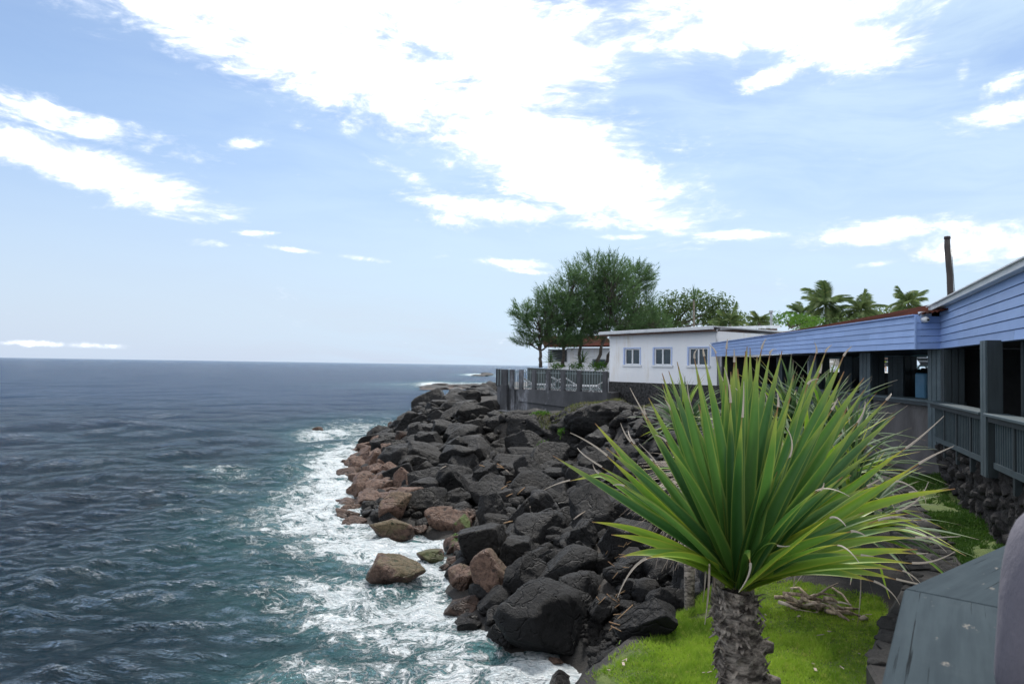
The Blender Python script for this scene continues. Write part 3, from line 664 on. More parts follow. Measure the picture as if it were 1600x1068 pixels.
# pebbles and rubble between the boulders: nobody could count them
def rubble(name, n, region, rmin, rmax, matl, lift=.3, base=(IV2, IF2)):
    Vs = []; Fs = []; b = 0; got = 0; forms = [rock_shape(base[0], 900+i, 9, 20, .06) for i in range(8)]
    xs = RNG.uniform(region[0], region[1], n*6); ys = RNG.uniform(region[2], region[3], n*6); ok = region[4](xs, ys)
    xs = xs[ok][:n]; ys = ys[ok][:n]; zs = terrain(xs, ys)
    for x, y, z in zip(xs, ys, zs):
        r = rmin*(rmax/rmin)**(RNG.random()**1.6); Q = Matrix(Euler(RNG.uniform(0,6.28,3)).to_matrix().to_3x3())
        v = forms[RNG.integers(8)] @ np.array(Q).T * r * np.array([1,1,.75]) + np.array([x,y,z+r*lift]); Vs.append(v); Fs.append(base[1]+b); b += len(v)
    o = link(name, npmesh(name, np.vstack(Vs), np.vstack(Fs), [matl], True)); return o
def on_slope(xs, ys):
    p = np.stack([xs,ys],1); ds,_,_ = seg_dist(p, SHORE[:-1]); return inside(p, SHORE) & ~inside(p, RIM) & (ds > .25)
o = rubble('rubble', 2600, (-8,5.5,10,46,on_slope), .08, .34, M['basalt']); o['brown'] = 0.15; tag(o, 'loose dark rubble filling the gaps between the boulders', 'rubble', kind='stuff')
def cove(xs, ys): return ((xs-2.1)**2/1.6+(ys-11.6)**2/1.8 < 1) & on_slope(xs, ys)
o = rubble('pebbles', 2600, (.5,4,9.5,13.5,cove), .025, .075, M['basalt'], .5); o['brown'] = 0.0; tag(o, 'wet black pebbles in the little cove below the lawn', 'pebbles', kind='stuff')
# far reef
def reef(px0, px1, py, z, n, lab, hgt):
    Vs = []; Fs = []; b = 0
    for i in range(n):
        t_ = RNG.random(); px = px0+(px1-px0)*t_; c = G(px, py+RNG.uniform(-2.5,2.5), 0.0); r = RNG.uniform(.7,1.7)*hgt
        v = rock_shape(IV4, 1500+i, 10)*np.array([r*2.2, r*1.5, r*.42]) + np.array([c.x, c.y, z-.25]); Vs.append(v); Fs.append(IF4+b); b += len(v)
    o = link('reef', npmesh('reef', np.vstack(Vs), np.vstack(Fs), [M['basalt']], True)); o['brown'] = .35; tag(o, lab, 'reef'); return o
reef(668,800,605,0.2,110,'long low dark reef offshore, left of the terrace wall',.8)
reef(752,764,586.5,0.2,8,'tiny distant reef farther out beyond the long one',1.2)

# ------------------------------------------------------------------ lava cliff under the white building: overhanging ledges
def blobmesh(name, c, d, seed, m, rough=.10, rz=0, planes=9):
    v = rock_shape(IV, seed, planes, 14, rough)*np.array(d); c_, s_ = math.cos(rz), math.sin(rz)
    v = np.stack([v[:,0]*c_-v[:,1]*s_, v[:,0]*s_+v[:,1]*c_, v[:,2]], 1)
    return npmesh(name, v, IF, [m], True)
OUT = [npmesh('outcrop_%d' % i, rock_shape(IV, 700+i, 13, 20, .13), IF, [M['basalt']], True) for i in range(7)]
for i, (px,py,Y_,dx_,dy_,dz_,g_,lab) in enumerate([
    (790,672,35.2,1.5,1.2,1.0,0,'black cliff block under the pale stone ledge, leftmost'),
    (838,672,34.4,1.6,1.3,1.0,0,'black lava outcrop with flat stone edge below the terrace corner'),
    (880,690,33.0,1.5,1.3,1.25,0,'shadowed lava block left of the ferns'),
    (905,662,32.6,1.7,1.4,.80,1,'grass-topped lava outcrop in the middle of the cliff'),
    (925,705,31.3,1.4,1.3,1.2,0,'black cliff block just right of the ferns'),
    (962,660,31.2,1.7,1.4,.90,1,'brown grassed lava outcrop beneath the stone base of the white house'),
    (972,702,30.2,1.5,1.3,1.2,0,'dark cliff block under the brown grassed outcrop'),
    (1015,665,29.6,1.5,1.4,.95,1,'dark lava buttress behind the left pandanus leaves'),
    (1018,708,28.4,1.5,1.4,1.2,0,'black cliff block below the buttress behind the leaf tips'),
    (1040,745,24.5,1.3,1.3,1.1,0,'dark lava shelf below the buttress'),
    (850,712,32.3,1.2,1.1,.8,0,'low dark lava block at the cliff foot, left part'),
    (893,735,30.2,1.2,1.1,.7,0,'low dark lava block at the cliff foot, right part')]):
    p = P(px,py,Y_); o = link('lava_outcrop', OUT[i % 7]); o.location = p; o.scale = (dx_*1.1,dy_*1.1,dz_*1.1); o.rotation_euler = (.12*(i%3-1), .1*((i+1)%3-1), i*1.9); o['brown'] = 0.0; tag(o, lab, 'outcrop')
lg = MB()
for a_, b_ in ((P(782,640,37.2),P(822,645,36.0)),(P(822,645,36.0),P(862,659,34.2))): lg.bar(a_-Vector((0,0,.18)), b_-Vector((0,0,.18)), .5, .36)
tag(lg.build('stone_ledge', M['stone_ledge'], origin=P(822,645,36.0)), 'low pale-edged stone ledge on the rocks below the terrace corner', 'ledge')
# ------------------------------------------------------------------ terrace with fence
ZT = H-1.28
TL = P(790,600,38.0); TR = P(950,600,34.6); TB = P(777,600,42.5)
def lerp(a, b, t): return a+(b-a)*t
def xy(v): return (v.x, v.y)
ter = empty('terrace_wall', (TL.x,TL.y,2.3), 'dark stained concrete terrace wall with pillared railing on top', 'wall')
MB().wall(xy(TL), xy(TR), (2.3,2.6), ZT, .35, -1).wall(xy(TB), xy(TL), 2.0, ZT, .35, -1).build('wall', M['concrete_dark'], ter)
d_t = (TR-TL); d_t.z = 0; Lt = d_t.length; d_t.normalize(); n_t = Vector((d_t.y,-d_t.x,0))     # towards the camera
# proud upper band, shadow under it
a_, b_ = TL+d_t*.9, TR
MB().hexa([Vector((q.x,q.y,z)) for z in (0,) for q in ()] or [
   Vector((a_.x,a_.y,ZT-.62)), Vector((b_.x,b_.y,ZT-.95)), Vector((b_.x,b_.y,ZT-.95))+n_t*.10, Vector((a_.x,a_.y,ZT-.62))+n_t*.10,
   Vector((a_.x,a_.y,ZT+.01)), Vector((b_.x,b_.y,ZT+.01)), Vector((b_.x,b_.y,ZT+.01))+n_t*.10, Vector((a_.x,a_.y,ZT+.01))+n_t*.10]).build('beam', M['concrete_dark'], ter)
q = TL+d_t*.55; MB().box((q.x,q.y,3.0)+() if False else (q.x+n_t.x*.04,q.y+n_t.y*.04,3.0), (.22,.2,1.45), math.atan2(d_t.y,d_t.x)).build('pilaster', M['concrete_dark'], ter)
q = TL+d_t*.0; MB().box((q.x,q.y,3.05), (.42,.42,1.75), math.atan2(d_t.y,d_t.x)).build('pilaster', M['concrete_dark'], ter)
MB().hexa([Vector((v[0],v[1],z)) for z in (2.4,ZT-.06) for v in ((TL.x+.1,TL.y+.1),(TR.x,TR.y+.1),(14,60),(TB.x+.3,TB.y+14))]).build('terrace_floor', M['concrete'], ter)
fen = empty('terrace_railing', (TL.x,TL.y,ZT), 'grey metal railing between concrete posts along the terrace edge', 'railing')
posts = [0.0,.07,.165,.30,.44,.585,.74,.975] 
zt = ZT+1.02
for i, t_ in enumerate(posts):
    q = TL+d_t*(Lt*t_); MB().box((q.x,q.y,ZT+.52), (.20 if i else .26,.20,1.04), math.atan2(d_t.y,d_t.x)).build('post', M['concrete_dark'], fen)
def bay(a, b):
    dd = (b-a).normalized(); n_ = max(3, int((b-a).length/.135)); 
    for zz, hh in ((zt-.12,.04),(ZT+.14,.04)):
        MB().bar(Vector((a.x,a.y,zz)), Vector((b.x,b.y,zz)), .035, hh).build('rail', M['grey_rail'], fen)
    for k in range(1, n_):
        q = lerp(a, b, k/n_); MB().box((q.x,q.y,(ZT+zt)/2+.03), (.028,.028,1.0), math.atan2(dd.y,dd.x)).build('baluster', M['grey_rail'], fen)
M['grey_rail'] = mat('railing_grey_green', (.15,.19,.20), .5, (.19,.23,.24), 4)
for i in range(len(posts)-1): bay(TL+d_t*(Lt*posts[i]+.11), TL+d_t*(Lt*posts[i+1]-.11))
dl_ = (TB-TL); 
for i in range(3): bay(TL+dl_*(i/3+.02), TL+dl_*((i+1)/3-.02))
for i in (1,2,3):
    q = TL+dl_*(i/3); MB().box((q.x,q.y,ZT+.52), (.18,.18,1.04)).build('post', M['concrete_dark'], fen)
# loungers on the terrace
def lounger(loc, rz, label, group, sc=1.0, back=50):
    o = empty('sun_lounger', loc, label, 'sun lounger', group); o.rotation_euler.z = rz; o.scale = (sc,sc,sc)
    def pt(mb, name): 
        me = mb.build(name, M['white_plastic']); me.parent = o; return me
    for k in range(7): pt(MB().box((-.05+.18*k,0,.34), (.14,.6,.035)), 'seat_slat')
    ba = R(back)
    for k in range(5):
        d0 = .09+.16*k; c = Vector((-.14-d0*math.cos(ba),0,.34+d0*math.sin(ba))); m_ = MB(); u = Vector((-math.cos(ba),0,math.sin(ba)))
        m_.bar(c-u*.065, c+u*.065, .58, .03, up=Vector((math.sin(ba),0,math.cos(ba)))); pt(m_, 'back_slat')
    for s in (-1,1):
        pt(MB().bar((-.2,s*.3,.33),(1.15,s*.3,.33),.045,.07), 'side_rail')
        pt(MB().bar((.0,s*.29,.32),(.28,s*.29,.0),.05,.05), 'leg'); pt(MB().bar((.28,s*.29,.32),(.0,s*.29,.0),.05,.05), 'leg')
        pt(MB().bar((.85,s*.29,.32),(1.08,s*.29,.0),.05,.05), 'leg'); pt(MB().bar((-.2,s*.29,.33),(-.45,s*.29,.0),.04,.04), 'leg')
    return o
for px, rz, lab in ((835,.3,'white lounger behind the fifth bay of the terrace railing, counted from the white house'),(858,2.9,'white lounger folded low behind the middle of the terrace railing'),(885,.2,'white lounger with raised back behind the terrace railing, third from the white house'),
                    (905,.1,'white lounger stood second nearest to the white house on the terrace'),(928,3.0,'white lounger nearest to the white house on the terrace')):
    Yp = 35.4+(950-px)*.018+1.0; p = P(px,600,Yp); lounger((p.x,p.y,ZT-.06), rz, lab, 'white loungers on the terrace', .95, 32)
# low wall + small house behind the trees
bk = MB().wall(xy(P(824,575,43)), xy(P(952,575,40)), ZT-.06, (H-.15,H-.32), .2, -1).build('low_wall', mat('low_wall_paint', (.055,.07,.07), .8, (.08,.095,.095), 2)); tag(bk, 'low dark wall behind the terrace trees', 'wall')
h2 = empty('small_house', P(870,580,50), 'small white house with dark louvred corner half hidden by trees', 'house')
a2, b2, c2 = P(856,560,50), P(885,560,49.5), P(960,560,47)
MB().wall(xy(b2), xy(c2), 3.6, H+1.25, 4, -1).build('wall', M['white'], h2)
MB().wall(xy(a2), xy(b2), 3.6, H+.28, 3.5, -1).build('wall', M['white'], h2)
for k in range(7):
    MB().wall(xy(a2+Vector((0,-.08,0))), xy(b2+Vector((0,-.08,0))), H+.30+k*.125, H+.30+k*.125+.10, 3.4, -1).build('louvre_slat', M['slate'], h2)
MB().hexa([Vector(v) for v in ((a2.x-.3,a2.y-.5,H+1.28),(c2.x,c2.y-.5,H+1.30),(c2.x,c2.y+5,H+2.2),(a2.x-.3,a2.y+5,H+2.2),(a2.x-.3,a2.y-.5,H+1.38),(c2.x,c2.y-.5,H+1.40),(c2.x,c2.y+5,H+2.3),(a2.x-.3,a2.y+5,H+2.3))]).build('roof', M['roof_brown'], h2)
q = P(936,566,47.6); wf = MB().box((q.x,q.y,q.z), (.9,.08,.45), -.3).build('window', M['grey_rail'], h2); MB().box((q.x,q.y-.05,q.z), (.75,.04,.33), -.3).build('pane', M['glass'], wf)

# ------------------------------------------------------------------ white building
WL = P(952,596,38.0); WR = P(1120,601,32.6); ZWB = H-.80
wb = empty('white_house', (WL.x,WL.y,ZWB), 'long white rendered house with three blue framed windows on black stone base', 'house')
dw = (WR-WL); dw.z = 0; Lw = dw.length; dw.normalize(); nw = Vector((dw.y,-dw.x,0))
if nw.y > 0: nw = -nw
rzw = math.atan2(dw.y, dw.x)
def wp(px, py):       # point on the white wall plane seen at a pixel
    d = ray(px,py); t = (WL-CAM).dot(nw)/d.dot(nw); return CAM+d*t
ztl, ztr = wp(952,525).z, wp(1120,517).z
wins = [(975,1001,543,570),(1021,1050,541.5,571.5),(1075,1108,541.5,571.5)]
# wall with openings: built of bands round the windows
holes = []
for (x0,x1,y0,y1) in wins:
    A = wp(x0,y1); B = wp(x1,y0); holes.append(((A-WL).dot(dw), (B-WL).dot(dw)))
zw0 = wp(1000,570.5).z; zw1 = wp(1000,543).z
def wseg(s0, s1, z0, z1, name='wall', m=None, th=.22, off=0.0, par=None):
    a = WL+dw*s0+nw*off; b = WL+dw*s1+nw*off; z0 = z0 if hasattr(z0,'__len__') else (z0,z0); z1 = z1 if hasattr(z1,'__len__') else (z1,z1)
    Zf = lambda v, z: Vector((v.x,v.y,z)); k = nw*-th
    return MB().hexa([Zf(a,z0[0]),Zf(b,z0[1]),Zf(b+k,z0[1]),Zf(a+k,z0[0]),Zf(a,z1[0]),Zf(b,z1[1]),Zf(b+k,z1[1]),Zf(a+k,z1[0])]).build(name, m or M['white'], par or wb)
ztop = lambda s: ztl+(ztr-ztl)*s/Lw
wseg(0, Lw, ZWB, zw0, th=7); wseg(0, Lw, zw1, (ztop(0), ztop(Lw)), th=7)
prev = 0
for (s0,s1) in holes: wseg(prev, s0, zw0, zw1); prev = s1
wseg(prev, Lw, zw0, zw1)
MB().wall(xy(WL-nw*.3), xy(WL-nw*7), zw0, zw1, .2, 1 if False else -1).build('wall', M['white'], wb)
for (s0,s1) in holes:
    f = wseg(s0-.03, s0+.05, zw0-.02, zw1+.02, 'window', M['win_frame'], .18, .035)
    def sub(a,b,z0,z1,nm,m,off=.03,th=.16): 
        o = wseg(a,b,z0,z1,nm,m,th,off,f); return o
    sub(s1-.03, s1+.02, zw0, zw1, 'frame', M['win_frame'], .033); sub(s0-.02, s1+.02, zw1-.04, zw1+.015, 'frame', M['win_frame'], .031); sub(s0-.08, s1+.08, zw0-.07, zw0+.03, 'sill', M['win_white'], .07)
    sub(s0+.07, s1-.05, zw0+.03, zw1-.05, 'pane', M['glass'], -.06, .02); mid = (s0+s1)/2
    for (a,b,z0,z1) in ((s0+.07,s0+.13,zw0+.03,zw1-.05),(s1-.10,s1-.05,zw0+.03,zw1-.05),(mid-.04,mid+.04,zw0+.03,zw1-.05),(s0+.13,s1-.10,zw0+.03,zw0+.08),(s0+.13,s1-.10,zw1-.10,zw1-.05)):
        sub(a,b,z0,z1,'frame',M['win_white'],-.01,.05)
# stone base
sb = MB(); 
base_m = mat('black_stone_base', (.010,.010,.011), .85, (.06,.06,.062), 9, 1.0, 22)
wseg(-.0, Lw+.5, (2.7,2.2), ZWB-.004, 'stone_base', base_m, .5, .03)
wseg(-.12, .0, (2.7,2.7), ZWB+.1, 'drain_pipe', M['gutter'], .08, .1)
# roof sheet, fascia, gutter, downpipe
ov = .45
RL = WL-dw*.35; RR = WL+dw*(Lw+.1)
def roofband(z0, z1, off0, off1, nm, m, ex=0):
    a = RL+nw*off0; b = RR+nw*off0; k = nw*(off1-off0); za, zb = ztl+.0, ztop(Lw+.1)
    return MB().hexa([Vector((v.x,v.y,z)) for v, z in ((a,za+z0),(b,zb+z0),(b+k,zb+z0),(a+k,za+z0),(a,za+z1),(b,zb+z1),(b+k,zb+z1),(a+k,za+z1))]).build(nm, m, wb)
roofband(-.02,.10,ov-.05,ov-.1,'eave_board',M['eave_wood']); roofband(.06,.19,ov+.08,ov-.05,'gutter',M['gutter']); roofband(.17,.22,ov,-7.3,'roof',M['gutter']); roofband(-.02,.0,.0,ov-.1,'soffit',M['eave_wood'])
# second range behind the blue fascia
W2 = P(1122,517,33.2); W3 = P(1206,517,37.5)
MB().wall(xy(W2), xy(W3), 3.0, (wp(1120,517).z, P(1206,520,37.5).z), 4, -1).build('wall', M['white'], wb)
g0 = P(1118,513,32.9); g1 = P(1212,510,37.0)
MB().bar(g0, g1, .5, .14).build('gutter', M['gutter'], wb); MB().bar(g0+Vector((.05,.15,-.16)), g1+Vector((0,.15,-.16)), .3, .14).build('eave_board', M['eave_wood'], wb)
MB().tube([g0+Vector((-.02,-.28,-.05)), g0+Vector((-.02,-.28,-1.0))], .05).build('downpipe', M['gutter'], wb)
q = P(1205,512,37.6); ch = MB().tube([q, P(1205,487,37.6)], .065, 10).build('flue_pipe', M['grey_metal'], wb); MB().tube([P(1205,488,37.6), P(1205,485,37.6)], .11, 10).build('cap', M['grey_metal'], ch)

# ------------------------------------------------------------------ veranda
ZF = H-1.66; ZR = H-.63; ZB = H+.47
def fx(y): return 7.55+.107*y          # front line of the long wing
ver = empty('long_veranda', (fx(15),15,ZF), 'long open veranda wing with pale blue board fascia on grey-green board piers', 'building')
# concrete parapet, plinth
MB().hexa([Vector(v) for v in ((fx(15.0)+.06,15.0,2.0),(fx(31),31,2.0),(fx(31)+.25,31,2.0),(fx(15.0)+.31,15.0,2.0),(fx(15.0)+.06,15.0,ZR-.05),(fx(31),31,ZR-.05),(fx(31)+.25,31,ZR-.05),(fx(15.0)+.31,15.0,ZR-.05))]).build('parapet', M['concrete'], ver)
MB().hexa([Vector(v) for v in ((fx(14.75),14.75,2.0),(fx(31)-.06,31,2.0),(fx(31)+.1,31,2.0),(fx(14.75)+.3,14.75,2.0),(fx(14.75),14.75,ZF-.02),(fx(31)-.06,31,ZF+.15),(fx(31)+.1,31,ZF+.15),(fx(14.75)+.3,14.75,ZF-.02))]).build('plinth', M['concrete'], ver)
MB().hexa([Vector(v) for v in ((fx(14.7)-.10,14.7,ZR-.05),(fx(31)-.1,31,ZR-.05),(fx(31)+.3,31,ZR-.05),(fx(14.7)+.38,14.7,ZR-.05),(fx(14.7)-.10,14.7,ZR),(fx(31)-.1,31,ZR),(fx(31)+.3,31,ZR),(fx(14.7)+.38,14.7,ZR))]).build('handrail', M['slate_light'], ver)
MB().hexa([Vector(v) for v in ((fx(14.7)-.05,14.7,ZR-.13),(fx(31)-.05,31,ZR-.13),(fx(31)+.02,31,ZR-.13),(fx(14.7)+.03,14.7,ZR-.13),(fx(14.7)-.05,14.7,ZR-.052),(fx(31)-.05,31,ZR-.052),(fx(31)+.02,31,ZR-.052),(fx(14.7)+.03,14.7,ZR-.052))]).build('rail_moulding', M['slate'], ver)
def pier(x0, y0, x1, y1, z0, z1, parent, nb, mb_=None):     # square pier clad with upright boards; body inside
    p = MB().box(((x0+x1)/2,(y0+y1)/2,(z0+z1)/2), (x1-x0-.02,y1-y0-.02,z1-z0), 0).build('pier', M['slate'], parent)
    w_ = (y1-y0)/nb
    for k in range(nb):
        MB().box((x0-.012,y0+w_*(k+.5),(z0+z1)/2), (.03,w_-.022,z1-z0-.004)).build('board', M['slate_light'], p)  # sea-side boards: lit face painted in with the lighter slate
    nx = max(1, int((x1-x0)/.15)); w_ = (x1-x0)/nx
    for k in range(nx):
        MB().box((x0+w_*(k+.5),y0-.012,(z0+z1)/2), (w_-.02,.03,z1-z0-.004)).build('board', M['slate'], p)  # camera-side boards: shaded face painted in with the darker slate
    return p
pier(fx(15.1)-.02,14.8,fx(15.1)+.33,15.45,ZF-.02,ZB,ver,4)
pier(fx(19)-.02,18.72,fx(19)+.33,19.32,ZF-.02,ZB,ver,3)
pier(fx(23.3)-.02,23.1,fx(23.3)+.33,23.7,ZF-.02,ZB,ver,3)
pier(fx(27.5)-.02,27.2,fx(27.5)+.33,27.8,ZF-.02,ZB,ver,3)
pier(12.2,21.9,12.6,22.8,ZF,ZB,ver,3); pier(12.3,25.4,12.7,26.4,ZF,ZB,ver,3); pier(12.9,29.5,13.3,30.3,ZF,ZB,ver,3); pier(11.9,17.6,12.3,18.3,ZF,ZB,ver,3)
MB().hexa([Vector(v) for z in (2.2,ZF) for v in ((fx(14.9)+.3,14.9,z),(fx(31)+.25,31,z),(13.6,31,z),(12.4,14.9,z))]).build('floor', M['floor'], ver)
MB().box(((9.3+14.0)/2,31.1,(ZF+ZB)/2), (14.0-9.3,.2,ZB-ZF+.1)).build('dark_end_wall', M['black'], ver)  # black wall added to keep the open end dark; shade by colour
# back retaining wall under the pool terrace and ceiling
MB().hexa([Vector(v) for z in (2.4,H-.1) for v in ((12.7,14,z),(13.7,33,z),(14.0,33,z),(13.0,14,z))]).build('back_wall', base_m, ver)
MB().hexa([Vector(v) for z in (ZB+.03,ZB+.10) for v in ((fx(15.0)+.02,15.0,z),(fx(31)+.02,31,z),(13.6,31,z),(12.7,15.0,z))]).build('ceiling', M['slate'], ver)
MB().hexa([Vector(v) for z in (ZB-.02,ZB+.03) for v in ((12.1,15.0,z),(13.0,31,z),(13.3,31,z),(12.4,15.0,z))]).build('beam', mat('pale_green_beam', (.20,.34,.38), .6), ver)
MB().tube([P(1265,563,24.2), P(1265,690,24.2)], .07, 10).build('downpipe', M['gutter'], ver)
# fascia boards
def boards(parent, A0, A1, B0, B1, n, m, outward, name='fascia_board', th=.03):
    # A0-A1 bottom line, B0-B1 top line
    for k in range(n):
        t0 = k/n; t1 = (k+1)/n-.012; a0 = lerp(A0,B0,t0); a1 = lerp(A1,B1,t0); b0 = lerp(A0,B0,t1); b1 = lerp(A1,B1,t1); o1 = outward*th; o2 = outward*(th*.45); i_ = outward*-.02
        L_ = (A1-A0).length; cuts = [0.0]
        if L_ > 4:
            x_ = (1.7+(k*1.37) % 2.4)/L_
            while x_ < .97: cuts.append(x_); x_ += 3.4/L_
        cuts.append(1.0); g_ = .002/L_
        for c0_, c1_ in zip(cuts[:-1], cuts[1:]):
            qa, qb = c0_+(g_ if c0_ else 0), c1_-(g_ if c1_ < 1 else 0)
            p0_, p1_, r0_, r1_ = lerp(a0,a1,qa), lerp(a0,a1,qb), lerp(b0,b1,qa), lerp(b0,b1,qb)
            MB().hexa([p0_+i_, p1_+i_, p1_+o1, p0_+o1, r0_+i_, r1_+i_, r1_+o2, r0_+o2]).build(name, m, parent)
FA0 = P(1431.5,545.3,15.0); FA1 = P(1112,556.6,32.2); FB0 = Vector((FA0.x,FA0.y,P(1431.5,493.5,15.0).z)); FB1 = Vector((FA1.x,FA1.y,P(1112,537.0,32.2).z))
boards(ver, FA0, FA1, FB0, FB1, 5, M['blue'], Vector((-1,0,0)))
mb_ = MB(); mb_.hexa([FA0+Vector((.02,0,0)),FA1+Vector((.02,0,0)),FA1+Vector((.1,0,0)),FA0+Vector((.1,0,0)),FB0+Vector((.02,0,0)),FB1+Vector((.02,0,0)),FB1+Vector((.1,0,0)),FB0+Vector((.1,0,0))]).build('fascia_backing', M['blue'], ver)
MB().bar(FB0+Vector((-.01,0,.02)), FB1+Vector((-.01,0,.02)), .12, .03).build('cap_strip', M['blue'], ver)
FR = P(1470,544.5,15.0); FRt = Vector((FR.x,FR.y,FB0.z+.01))
boards(ver, FA0, FR, FB0, FRt, 5, M['blue'], Vector((0,-1,0)))
MB().box((FA0.x-.02,FA0.y-.02,(FA0.z+FB0.z)/2), (.04,.04,FB0.z-FA0.z+.01)).build('corner_strip', M['blue'], ver)
MB().hexa([Vector(v) for z in (FA0.z+.0,FA0.z+.02) for v in ((FA0.x+.02,FA0.y+.02,z),(FA0.x+.1,FA0.y+3,z),(fx(18)+.1,18,z),(FR.x,FR.y+.02,z))]).build('soffit', M['slate'], ver)
# brown corrugated roof of the wing
def corrugated(name, E0, E1, R0, R1, m, parent, pitch=.18, amp=.02, th=.0):
    n = int((E1-E0).length/pitch*4); V = []; Fq = []; up = Vector((0,0,1))
    for i in range(n+1):
        t_ = i/n; o_ = amp*math.sin(i*math.pi/2)
        for p in (lerp(E0,E1,t_), lerp(R0,R1,t_)): V.append(p+up*o_)
        for p in (lerp(E0,E1,t_), lerp(R0,R1,t_)): V.append(p+up*(o_-.006))
    for i in range(n):
        a = i*4; b = a+4; Fq += [(a,b,b+1,a+1),(a+3,b+3,b+2,a+2),(a+2,b+2,b,a)]
    mb = MB(); mb.add(V, Fq, True); return mb.build(name, m, parent)
RA0 = Vector((FB0.x+.05,14.2,FB0.z+.05)); RA1 = Vector((FB1.x+.05,FB1.y,FB1.z+.03)); RR0 = Vector((11.3,14.2,H+1.95)); RR1 = P(1256,516,33.5)
corrugated('roof', RA0, RA1, RR0, RR1, M['roof_brown'], ver)
corrugated('roof', Vector((15.8,14.2,H+.8)), Vector((18,34,H+.9)), RR0+Vector((.02,0,0)), RR1+Vector((.02,0,0)), M['roof_brown'], ver)
# camera and lamp box at the fascia corner
cb = empty('security_camera', P(1446.5,499,14.9), 'round white security camera on the blue fascia corner', 'camera')
q = P(1446.5,499,14.88); MB().tube([q+Vector((0,.1,0)), q+Vector((0,-.03,0)), q+Vector((0,-.08,-.01))], [.06,.065,.045], 14).build('housing', M['white_plastic'], cb); MB().tube([q+Vector((0,-.07,-.01)), q+Vector((0,-.10,-.015))], .022, 10).build('lens', M['black'], cb)
bx_ = P(1445,490.5,15.05); tag(MB().box(bx_, (.22,.12,.10)).build('junction_box', M['gutter'], origin=bx_), 'small white box sitting on top of the fascia corner', 'junction box')

# near wing (section B)
E1 = Vector((P(1470,540,15.0).x,15.0,0)); E2 = Vector((P(1600,540,9.9).x,9.9,0)); dB = (E2-E1).normalized(); nB = Vector((dB.y,-dB.x,0)); 
if nB.x > 0: nB = -nB
LB = 12.3; E3 = E1+dB*LB
near = empty('near_veranda', (E1.x,E1.y,ZF), 'near veranda wing with blue board gable, white gutter and dark board walls', 'building')
zbb = P(1470,544.5,15.0).z; zbt = P(1470,483,15.0).z; zbb2 = P(1600,529.5,9.9).z; zbt2 = P(1600,424,9.9).z
sl_b = (zbb2-zbb)/((E2-E1).length); sl_t = (zbt2-zbt)/((E2-E1).length)
v3 = lambda p, z: Vector((p.x,p.y,z))
boards(near, v3(E1,zbb), v3(E3,zbb+sl_b*LB), v3(E1,zbt), v3(E3,zbt+sl_t*LB), 6, M['blue'], nB)
MB().hexa([v3(E1-nB*.02,zbb), v3(E3-nB*.02,zbb+sl_b*LB), v3(E3-nB*.12,zbb+sl_b*LB), v3(E1-nB*.12,zbb), v3(E1-nB*.02,zbt), v3(E3-nB*.02,zbt+sl_t*LB), v3(E3-nB*.12,zbt+sl_t*LB), v3(E1-nB*.12,zbt)]).build('fascia_backing', M['blue'], near)
ga = v3(E1-dB*.35+nB*.10, zbt+.03); gb = v3(E3+nB*.10, zbt+.03+sl_t*LB)
MB().bar(ga, gb, .14, .10).build('gutter', M['gutter'], near); MB().bar(ga+nB*.03+Vector((0,0,.05)), gb+nB*.03+Vector((0,0,.05)), .17, .02).build('gutter_lip', M['gutter'], near)
corrugated('roof', ga+Vector((0,0,.075)), gb+Vector((0,0,.075)), v3(E1-nB*6,zbt+.55), v3(E3-nB*6,zbt+.55+sl_t*LB), M['roof_brown'], near, .10, .015)
nrm = -nB
def on(s, off=0.0, z=0.0): 
    p = E1+dB*s+nB*off; return Vector((p.x,p.y,z))
def slabB(s0, s1, off0, off1, z0, z1, nm, m, par=near, bev=0):
    return MB().hexa([on(s0,off0,z0),on(s1,off0,z0),on(s1,off1,z0),on(s0,off1,z0),on(s0,off0,z1),on(s1,off0,z1),on(s1,off1,z1),on(s0,off1,z1)]).build(nm, m, par, bev)
def sB(px):       # distance along the near wing of a pixel column
    d = ray(px, 560); k = (px-800)/F  # solve E1+dB s has x/y ratio = d.x/d.y
    r_ = d.x/d.y; return (E1.x-r_*E1.y)/(r_*dB.y-dB.x)
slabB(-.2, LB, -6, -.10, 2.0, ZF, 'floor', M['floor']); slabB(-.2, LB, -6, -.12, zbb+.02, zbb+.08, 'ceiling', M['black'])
slabB(-.2, LB, -6.1, -6.0, ZF, zbb, 'back_wall', M['black']); slabB(-.25, -.15, -6, -.34, ZF, zbb, 'dark_end_wall', M['black'])  # black end wall drawn across the gap so the opening stays dark
ztopB = zbb+.01
def pierB(s0, s1, off0, off1, z0, z1, n1, n2, m1=None):
    p = slabB(s0+.012, s1-.012, off0+.012, off1-.012, z0, z1, 'pier', M['slate'])
    wd = (s1-s0)/n1
    for k in range(n1): slabB(s0+wd*k+.011, s0+wd*(k+1)-.011, off1-.012, off1+.014, z0+.002, z1-.002, 'board', m1 or M['slate'], p)  # where the lighter slate is passed in, the lit side is painted in
    wd = (off1-off0)/n2
    for k in range(n2): slabB(s1-.012, s1+.014, off0+wd*k+.011, off0+wd*(k+1)-.011, z0+.002, z1-.002, 'board', M['slate'], p)
    return p
s_post = sB(1536.5)
def sBo(px, off):
    d = ray(px, 560); r_ = d.x/d.y; b0 = E1+nB*off; return (b0.x-r_*b0.y)/(r_*dB.y-dB.x)
p0, p1 = sBo(1532.5, .22), sBo(1541.5, .22)

